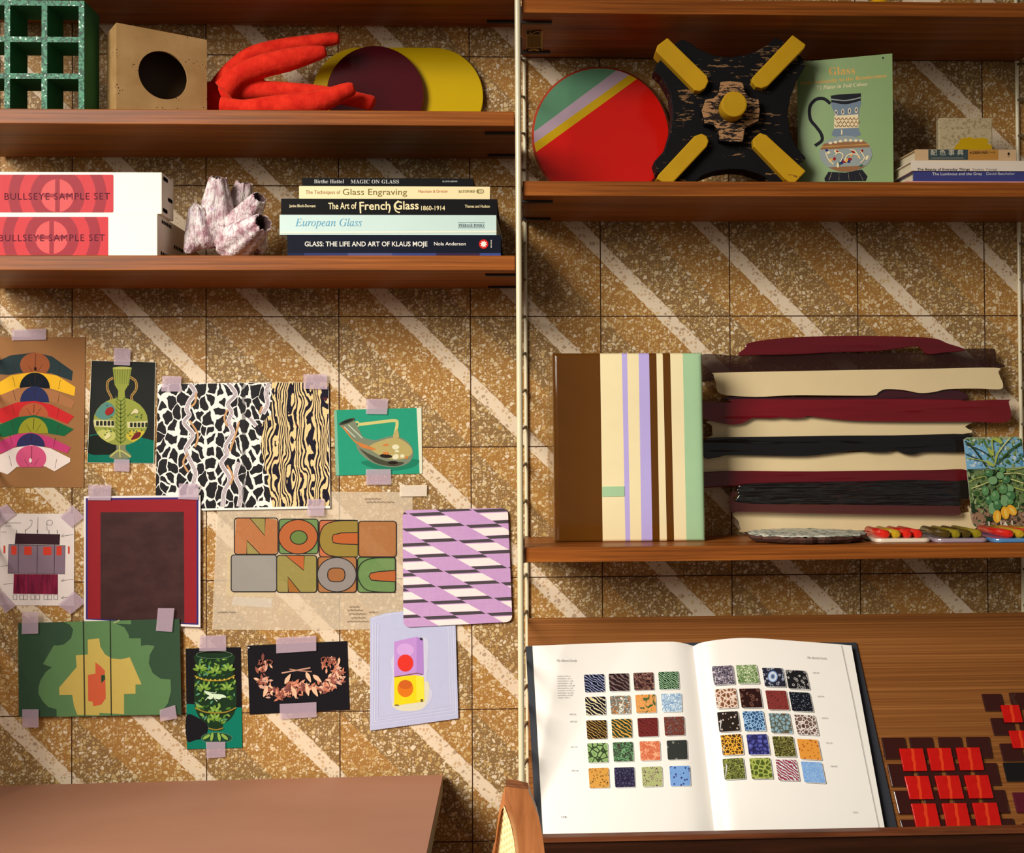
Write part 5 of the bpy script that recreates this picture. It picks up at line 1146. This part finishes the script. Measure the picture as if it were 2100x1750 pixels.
b = MB(); a = Art(b, wallmap(.001), CK, .00003); b.face([a.at(p) for p in b_poly], TRACING); d_noci(a)
tag(b.build('tracing_drawing'), 'tracing paper with block letters NOCI INOC in orange, grey and green', 'drawing')
# lilac cloth
def d_cloth(a):
    cl = CLOTHQ; BK, WH_ = INK((76, 68, 72)), INK((236, 222, 218))
    for i in range(-3, 4):
        for j in range(-4, 10):
            o = (180+755*i-95*j, 150+155*i+203*j); A_, B_ = (420, -18), (330, 185)
            P = lambda s, t: (o[0]+A_[0]*s+B_[0]*t, o[1]+A_[1]*s+B_[1]*t)
            for t0, t1, m in ((0, .21, BK), (.27, .77, WH_), (.79, 1, BK)): a.p(clip([P(0, t0), P(1, t0), P(1, t1), P(0, t1)], cl), m, new=False)
CLOTHQ = rquad([(100, 108), (1500, 78), (1560, 1592), (112, 1668)], 95, 6)
g = G('lilac_cloth'); w = g.noise(g.co((900, 900, 60)), 1, 2); w2_ = g.noise(g.co((60, 900, 900)), 1, 2); g.col(g.mix(g.math('MULTIPLY', g.math('ADD', w, w2_), .5), lin((176, 132, 182)), lin((206, 166, 208)))); g.rough(.9)
b = MB(); a = Art(b, wallmap(.0062), CL); b.prism([a.at(p) for p in CLOTHQ], (0, .0008, 0), g.m); a.l = .0001; d_cloth(a)
tag(b.build('patterned_cloth'), 'lilac, white and black patterned cloth square pinned beside the upright', 'cloth')
# stacked lamps photo
def d_lamps(a):
    E1, E2 = INK((206, 208, 226)), INK((164, 168, 196))
    for k in range(3):
        d = 18*k+14; a.st([(945+d+6, 175+d*.6), (945+d, 920-d*1.2), (1555-d, 845-d*1.3), (1535-d, 180)], 4, E1, False); a.st([(951+d+6, 178+d*.6), (951+d, 914-d*1.2), (1550-d, 839-d*1.3)], 2, E2, False, new=False)
    a.st([(958, 170), (1062, 140), (1160, 128)], 4, E1, False)
    a.sm([(1100, 560), (1110, 420), (1330, 300), (1345, 480), (1340, 600), (1380, 700), (1300, 800), (1130, 800), (1090, 700)], INK((196, 196, 216)), 6); a.sm([(1110, 740), (1330, 600), (1352, 700), (1310, 790), (1210, 808), (1130, 795)], INK((210, 206, 182)), 6)
    a.p([(1112, 326), (1270, 292), (1314, 312), (1318, 556), (1112, 574)], INK((186, 140, 204))); a.p([(1268, 294), (1314, 312), (1318, 556), (1266, 545)], INK((170, 128, 196))); a.el(1190, 385, 60, 46, INK((200, 158, 214))); a.el(1190, 475, 55, 60, INK((216, 54, 44)))
    a.p([(1112, 574), (1260, 558), (1318, 572), (1322, 742), (1112, 772)], INK((240, 204, 30))); a.p([(1262, 560), (1318, 572), (1322, 742), (1268, 735)], INK((246, 216, 60))); a.el(1190, 652, 55, 60, INK((214, 116, 30))); a.el(1190, 625, 46, 32, INK((196, 96, 34)))
    a.st([(1114, 572), (1210, 556), (1270, 545), (1310, 556)], 6, INK((120, 80, 60)), False); a.el(1300, 308, 12, 9, INK((60, 50, 60)), 30); a.el(1304, 735, 11, 11, INK((110, 96, 40))); a.el(1130, 768, 16, 6, INK((120, 110, 60)))
wallprint('wall_print', None, .0036, INK((182, 186, 214)), 'lavender photo print of two stacked glowing cubes with red dots', 'print', d_lamps, CN, poly=[(945, 160), (1060, 128), (1170, 116), (1535, 110), (1558, 860), (943, 945)], group=PG)
# wreath
def d_wreath(a):
    a.step = .00001
    rnd = random.Random(21); path = sm([(215, 480), (185, 580), (230, 650), (310, 680), (420, 660), (470, 640), (560, 650), (660, 630), (710, 580), (715, 510), (640, 470)], 8, False)
    cols = [INK(c) for c in ((214, 150, 120), (190, 118, 92), (232, 182, 148), (150, 88, 72), (206, 160, 140), (122, 70, 66))]
    a.st([(330, 545), (420, 528), (530, 508)], 9, INK((196, 150, 128)), False); a.st([(385, 518), (470, 530), (540, 535)], 8, INK((176, 128, 108)), False)
    for k in range(230):
        p = path[rnd.randrange(len(path))]; x, yy = p[0]+rnd.gauss(0, 26), p[1]+rnd.gauss(0, 24); s = rnd.uniform(14, 32); r_ = rnd.uniform(0, 360); c_, s_ = math.cos(math.radians(r_)), math.sin(math.radians(r_))
        L_ = [(-1, 0), (-.4, .34), (.3, .3), (1, 0), (.3, -.3), (-.4, -.34)]; a.p([(x+s*(u*c_-v*s_), yy+s*(u*s_+v*c_)) for u, v in L_], cols[rnd.randrange(6)])
    for x, yy, r_ in ((515, 570, 65), (575, 580, 40), (510, 660, 80), (560, 670, 60), (420, 680, 75), (220, 670, 110), (370, 590, -60)):
        c_, s_ = math.cos(math.radians(r_)), math.sin(math.radians(r_)); a.sm([(x+45*(u*c_-v*s_), yy+45*(u*s_+v*c_)) for u, v in ((-.8, 0), (-.2, .32), (.4, .25), (1, 0), (.4, -.25), (-.2, -.32))], cols[2], 3)
    for k in range(14):
        x, yy = rnd.choice([(640, 450), (205, 470)]); x += rnd.uniform(-40, 50); a.st([(x, yy+20), (x+rnd.uniform(-20, 20), yy-5), (x+rnd.uniform(-26, 26), yy-18)], 5, cols[3], new=False)
    a.el(102, 368, 7, 5, INK((200, 196, 190)), 30)
wallprint('wall_print', [(92, 354), (785, 322), (802, 800), (108, 833)], .0012, INK((26, 24, 28)), 'black photo print of a copper leaf wreath', 'print', d_wreath, CN, group=PG)
# goblet
def d_goblet(a):
    a.step = .00001
    T_ = INK((16, 116, 94)); a.p([(1543, 905), (1700, 915), (2002, 935), (2007, 1268), (1549, 1280)], T_); a.sm([(1545, 1000), (1640, 1020), (1720, 1080), (1700, 1180), (1620, 1205), (1548, 1208)], INK((28, 26, 30)))
    body = sm([(1626, 495), (1624, 580), (1630, 655), (1612, 700), (1608, 820), (1616, 940), (1660, 1030), (1722, 1078), (1730, 1118), (1790, 1130), (1846, 1118), (1850, 1074), (1910, 1030), (1952, 950), (1958, 820), (1948, 700), (1932, 655), (1930, 580), (1926, 492)], 4)
    a.el(1795, 1188, 128, 46, INK((32, 70, 52))); a.st(ell(1795, 1188, 128, 46), 4, INK((90, 130, 100)), False, True)
    a.p(body, INK((30, 52, 32))); LV = [INK(c) for c in ((108, 146, 54), (78, 122, 46), (136, 170, 78), (84, 140, 106), (52, 92, 40))]; rnd = random.Random(17)
    GD = INK((150, 128, 50)); WHT = INK((206, 228, 196))
    bx = lambda yy: (1640-28*max(0, min(1, (yy-600)/200)), 1925+28*max(0, min(1, (yy-600)/200))) if yy < 950 else (1640+(yy-950)*.62, 1925-(yy-950)*.6)
    for k in range(150):
        yy = rnd.uniform(530, 1060); lo_, hi_ = bx(yy); x = rnd.uniform(lo_, hi_)
        if (680 < yy < 720) or (950 < yy < 985) or (1695 < x < 1880 and 790 < yy < 890): continue
        s = rnd.uniform(14, 26); r_ = rnd.uniform(0, 360); c_, s_ = math.cos(math.radians(r_)), math.sin(math.radians(r_))
        a.p([(x+s*(u*c_-v*s_), yy+s*(u*s_+v*c_)) for u, v in ((-1, 0), (-.3, .4), (.4, .35), (1, 0), (.4, -.35), (-.3, -.4))], LV[rnd.randrange(5)])
    for cx_, cy2 in ((1655, 600), (1780, 620), (1890, 600), (1690, 760), (1880, 760), (1780, 1010), (1780, 950)):
        for k in range(5): r_ = -90+(k-2)*38; a.st([(cx_, cy2+40), (cx_+50*math.cos(math.radians(r_)), cy2+40+60*math.sin(math.radians(r_)))], 20, LV[2 if k % 2 else 0], False, taper=True, new=(k == 0)) if False else a.el(cx_+34*math.cos(math.radians(r_)), cy2+30+40*math.sin(math.radians(r_)), 26, 11, LV[2 if k % 2 else 0], r_, 10)
    a.st([(1612, 672), (1690, 705), (1780, 712), (1870, 705), (1946, 668)], 12, GD); a.st([(1616, 940), (1700, 972), (1790, 980), (1880, 970), (1956, 935)], 10, GD)
    for k in range(9): a.el(1630+k*38, 685+22*math.sin(math.pi*(k+.5)/9), 7, 7, INK((206, 180, 60)), new=(k == 0))
    a.st(ell(1775, 498, 150, 32), 5, INK((90, 120, 90)), False, True)
    a.sm([(1690, 795), (1720, 805), (1760, 820), (1800, 822), (1850, 830), (1875, 850), (1840, 855), (1815, 868), (1770, 858), (1740, 868), (1715, 850), (1735, 838), (1705, 820)], WHT); a.st([(1765, 850), (1800, 885)], 6, WHT, False, new=False); a.st([(1720, 855), (1700, 875)], 6, WHT, False, new=False); a.st([(1700, 800), (1780, 815), (1790, 800)], 5, WHT, new=False)
    for x, r_ in ((1710, 150), (1755, 100), (1815, 80), (1860, 40)): a.el(x, 1178, 36, 13, LV[2], r_, new=(x == 1710))
    a.st([(1725, 1105), (1790, 1120), (1850, 1103)], 10, GD)
wallprint('wall_print', [(1537, 447), (1992, 435), (2008, 1270), (1548, 1282)], .0012, INK((26, 24, 26)), 'photo print of a green enamelled goblet on black and teal', 'print', d_goblet, CJ, group=PG)
# green heads
def d_heads(a):
    MG, YL, OG, DGr = INK((92, 128, 82)), INK((194, 170, 88)), INK((200, 92, 60)), INK((48, 70, 52))
    a.p([(470, 1012), (468, 950), (400, 930), (350, 880), (318, 820), (318, 770), (335, 710), (380, 640), (430, 602), (355, 575), (445, 420), (470, 422), (530, 412), (590, 360), (606, 290), (580, 250), (530, 226), (1085, 212), (1085, 245), (960, 240), (1030, 270), (1065, 330), (1070, 362), (1166, 362), (1168, 425), (1220, 415), (1280, 426), (1240, 500), (1232, 570), (1265, 650), (1330, 696), (1412, 703), (1416, 800), (1390, 900), (1320, 994)], MG)
    a.p([(640, 996), (612, 920), (598, 830), (492, 832), (490, 770), (635, 600), (628, 503), (728, 495), (726, 372), (822, 362), (830, 430), (870, 495), (925, 528), (1000, 536), (1075, 518), (1172, 742), (1122, 745), (1122, 820), (1027, 822), (1027, 990), (822, 980), (822, 1000)], YL)
    a.p([(790, 560), (830, 590), (870, 632), (868, 660), (838, 668), (836, 735), (872, 700), (876, 860), (840, 910), (770, 926), (768, 888), (730, 880), (728, 665), (790, 655)], OG)
    a.p([(838, 668), (868, 662), (872, 700), (838, 735)], DGr); a.st([(940, 235), (990, 212)], 12, INK((150, 166, 110)), False)
    a.st([(690, 212), (702, 1004)], 12, film('fold_line', (28, 34, 24), .7), False); a.st([(912, 208), (922, 1000)], 9, film('fold_line', (20, 24, 20), .9), False)
wallprint('wall_print', [(150, 236), (1488, 200), (1502, 995), (155, 1016)], .0086, INK((54, 78, 58)), 'green and yellow cut-out silhouettes print with two folds, low on the wall', 'print', d_heads, CJ, group=PG)

# ------------------------------------------------------------------ tapes
TG = 'strips of lavender tape'
def tape(c, q, off, label, m=TAPE):
    b = MB(); a = Art(b, wallmap(off), c); rnd = random.Random(int(q[0][0])); P = [a.at(p) for p in q]
    b.prism(P, (0, .00012, 0), m, cap=False); tag(b.build('tape_strip'), label, 'tape', TG)
T1, T2, T3 = .0042, .0088, .0118
tape(CI, [(68, 45), (266, 40), (266, 104), (67, 108)], T1, 'tape strip at the top of the round caps sheet')
tape(CI, [(660, 150), (756, 156), (752, 254), (658, 249)], T1, 'tape strip over the top edge of the two-handled vase')
tape(CI, [(660, 795), (750, 797), (748, 868), (657, 865)], T1, 'tape strip below the two-handled vase')
tape(CH, [(118, 178), (252, 182), (246, 292), (106, 290)], .0068, 'tape on the upper left corner of the patterned spread')
tape(CH, [(1127, 165), (1296, 165), (1301, 276), (1129, 271)], .0068, 'tape on the upper right corner of the patterned spread')
tape(CH, [(1155, 1063), (1281, 1065), (1275, 1186), (1155, 1185)], .0068, 'tape on the lower right corner of the patterned spread')
tape(CH, [(1578, 344), (1736, 345), (1728, 455), (1576, 452)], T1, 'tape strip above the ewer')
tape(CH, [(1575, 850), (1755, 849), (1758, 960), (1577, 961)], T1, 'tape strip below the ewer')
tape(CH, [(1818, 965), (2015, 962), (2013, 1043), (1818, 1044)], T1, 'pale white tape at the upper right corner of the tracing paper', TAPE_WHITE)
tape(CI, [(512, 945), (645, 944), (640, 1034), (509, 1033)], T2, 'tape on the upper left corner of the maroon print')
tape(CI, [(1035, 936), (1151, 940), (1145, 1031), (1030, 1027)], T2, 'tape on the upper right corner of the maroon print')
tape(CJ, [(1308, 112), (1444, 113), (1425, 308), (1291, 300)], T3, 'tape on the upper right corner of the silhouettes print')
tape(CI, [(-40, 1090), (40, 1055), (92, 1112), (-10, 1190)], T1, 'diagonal tape on the upper left corner of the building sketch')
tape(CI, [(345, 1130), (418, 1062), (492, 1130), (412, 1192)], T1, 'diagonal tape on the upper right corner of the building sketch')
tape(CI, [(-30, 1590), (10, 1560), (90, 1645), (30, 1690)], T1, 'diagonal tape on the lower left corner of the building sketch')
tape(CI, [(334, 1640), (428, 1560), (498, 1620), (410, 1694)], T1, 'diagonal tape on the lower right corner of the building sketch')
tape(CJ, [(184, 142), (318, 140), (316, 322), (179, 327)], T3, 'tape on the upper left corner of the silhouettes print')
tape(CJ, [(184, 950), (320, 949), (320, 1100), (184, 1101)], T3, 'tape on the lower left corner of the silhouettes print')
tape(CJ, [(1322, 955), (1450, 914), (1466, 1026), (1325, 1051)], T3, 'tape on the lower right corner of the silhouettes print')
tape(CJ, [(1656, 340), (1871, 335), (1873, 465), (1650, 468)], T1, 'tape strip over the goblet rim')
tape(CJ, [(1705, 1220), (1866, 1219), (1866, 1345), (1710, 1356)], T1, 'tape strip below the goblet foot')
tape(CN, [(292, 300), (570, 284), (571, 390), (293, 408)], T1, 'wide tape strip above the leaf wreath')
tape(CN, [(317, 760), (572, 747), (573, 851), (318, 866)], T1, 'wide tape strip below the leaf wreath')

# ------------------------------------------------------------------ table
ZTB = .72; tr = PZ(*px(CT, (1703, 55)), ZTB); tl = PZ(*px(CT, (0, 97)), ZTB); fr = PZ(*px(CT, (1640, 356)), ZTB)
ux = (tl-tr).normalized(); uy = (fr-tr).normalized(); Lx, Ly = .86, .72
g = G('brown_table_top'); g.col(g.ramp(g.noise(g.co((1, 2, 1)), 4, 4), [(.3, lin((166, 118, 94))), (.7, lin((174, 126, 102)))])); g.rough(.5); TOP = g.m
c_ = [tr, tr+ux*Lx, tr+ux*Lx+uy*Ly, tr+uy*Ly]
e = empty('table', (sum((Vector(p) for p in c_), Vector())/4)*1 - Vector((0, 0, ZTB)), 'table with a plain brown top at the lower left', 'table')
STEEL = M((120, 108, 84), .35, .1, 30, metal=.6)
b = MB(); b.prism(c_, (0, 0, -.004), TOP); b.build('table_top', e)
b = MB(); b.prism([p-Vector((0, 0, .0042)) for p in c_], (0, 0, -.024), M((150, 140, 106), .5, .1, 20)); b.build('edge_band', e)['label'] = 'greenish grey edge of the top'
for i_, (s, t) in enumerate(((.06, .06), (Lx-.06, .06), (.06, Ly-.06), (Lx-.06, Ly-.06))):
    q = tr+ux*s+uy*t; b = MB(); b.box(q.x-.02, q.x+.02, q.y-.02, q.y+.02, 0, ZTB-.0284, STEEL); b.build('leg', e)

# ------------------------------------------------------------------ chair
yc = -.64; W3 = lambda p, y: PY(*px(CM, p), y)
e = empty('cane_chair', (W3((900, 1500), yc).x, yc+.1, 0), 'teak chair with a cane backrest between the table and open book', 'chair')
b = MB(); stile = [(525, 500), (955, 550), (962, 600), (1010, 700), (1060, 830), (1110, 960), (1160, 1100), (1195, 1280), (1222, 1450), (1245, 1600), (1262, 1750), (1275, 2000), (1275, 2400), (790, 2400), (785, 2000), (775, 1750), (762, 1600), (740, 1400), (712, 1200), (680, 1000), (645, 880), (600, 750), (560, 610)]
P = [W3(p, yc) for p in stile]; b.face(P, CHAIRWOOD)
inn = [(525, 490), (560, 610), (600, 750), (645, 880), (680, 1000), (712, 1200), (740, 1400), (762, 1600), (775, 1750), (785, 2000), (790, 2400)]
inb = [(522, 500), (500, 690), (495, 790), (512, 900), (545, 1000), (600, 1160), (645, 1330), (675, 1500), (712, 1750), (725, 2000), (735, 2400)]
b.grid([[W3(p, yc) for p in inn], [W3(p, yc+.035) for p in inb]], CHAIRWOOD, True)
out_ = stile[1:13]; b.grid([[W3(p, yc) for p in out_], [W3(p, yc)+Vector((-.002, .035, 0)) for p in out_]], CHAIRWOOD, True)
END = wood('end_grain', (92, 52, 30), (140, 86, 54), (168, 108, 70), 30, 320, 0, .5)
b.face([W3((525, 500), yc), W3((955, 550), yc), W3((950, 425), yc+.02), W3((800, 390), yc+.02), (W3((570, 352), yc+.02)), W3((530, 375), yc+.02)], END)
b.build('stile', e)
b = MB(); far = [(525, 480), (470, 640), (400, 950), (330, 1500), (262, 1750), (200, 2400)]; far2 = [(540, 620), (500, 860), (440, 960), (378, 1260), (312, 1750), (270, 2400)]
b.grid([[W3(p, yc+.034) for p in far], [W3(p, yc+.034) for p in far2]], CHAIRWOOD, False); b.grid([[W3(p, yc+.034) for p in far], [W3(p, yc+.034)+Vector((.004, .03, 0)) for p in far]], CHAIRWOOD, False); b.grid([[W3(p, yc+.034) for p in far2], [W3(p, yc+.034)+Vector((.004, .02, 0)) for p in far2]], CHAIRWOOD, False); b.build('thin_rail', e)
g = G('cane_weave'); w1 = g.n('ShaderNodeTexWave'); w1.bands_direction = 'X'; g.L(g.co((1, 1, 1), (0, .5, 0)), w1.inputs[0]); w1.inputs['Scale'].default_value = 90
w2n = g.n('ShaderNodeTexWave'); w2n.bands_direction = 'X'; g.L(g.co((1, 1, 1), (0, -.9, 0)), w2n.inputs[0]); w2n.inputs['Scale'].default_value = 60
f = g.math('MULTIPLY', g.math('LESS_THAN', w1.outputs[1], .16), g.math('LESS_THAN', w2n.outputs[1], .35))
g.col(g.mix(g.math('MULTIPLY', f, .5), lin((244, 226, 166)), lin((176, 146, 84)))); g.rough(.6); g.bump(g.math('ADD', w1.outputs[1], w2n.outputs[1]), .4, .002)
b = MB(); b.grid([[W3(p, yc+.030) for p in ((497, 860), (520, 920), (560, 1030), (605, 1150), (640, 1300), (672, 1450), (715, 1750), (740, 2400))], [W3(p, yc+.042) for p in ((485, 862), (460, 940), (440, 980), (412, 1120), (388, 1250), (345, 1500), (300, 1750), (240, 2400))]], g.m, True); b.build('cane_panel', e)['label'] = 'pale woven cane'
xs0, xs1 = W3((300, 2300), yc).x, W3((1275, 2300), yc).x; zs = W3((700, 2390), yc).z
b = MB(); b.box(xs0-.36, xs1-.004, yc+.066, yc+.36, .40, .43, CHAIRWOOD); b.build('seat', e, bevel=.004)
for (xa, ya, zt_) in ((xs1-.045, yc+.002, zs), (xs1-.045, yc+.33, .40), (xs0-.35, yc+.01, .40), (xs0-.35, yc+.33, .40)):
    b = MB(); b.box(xa, xa+.035, ya, ya+.03, 0, zt_, CHAIRWOOD); b.build('leg', e, bevel=.003)
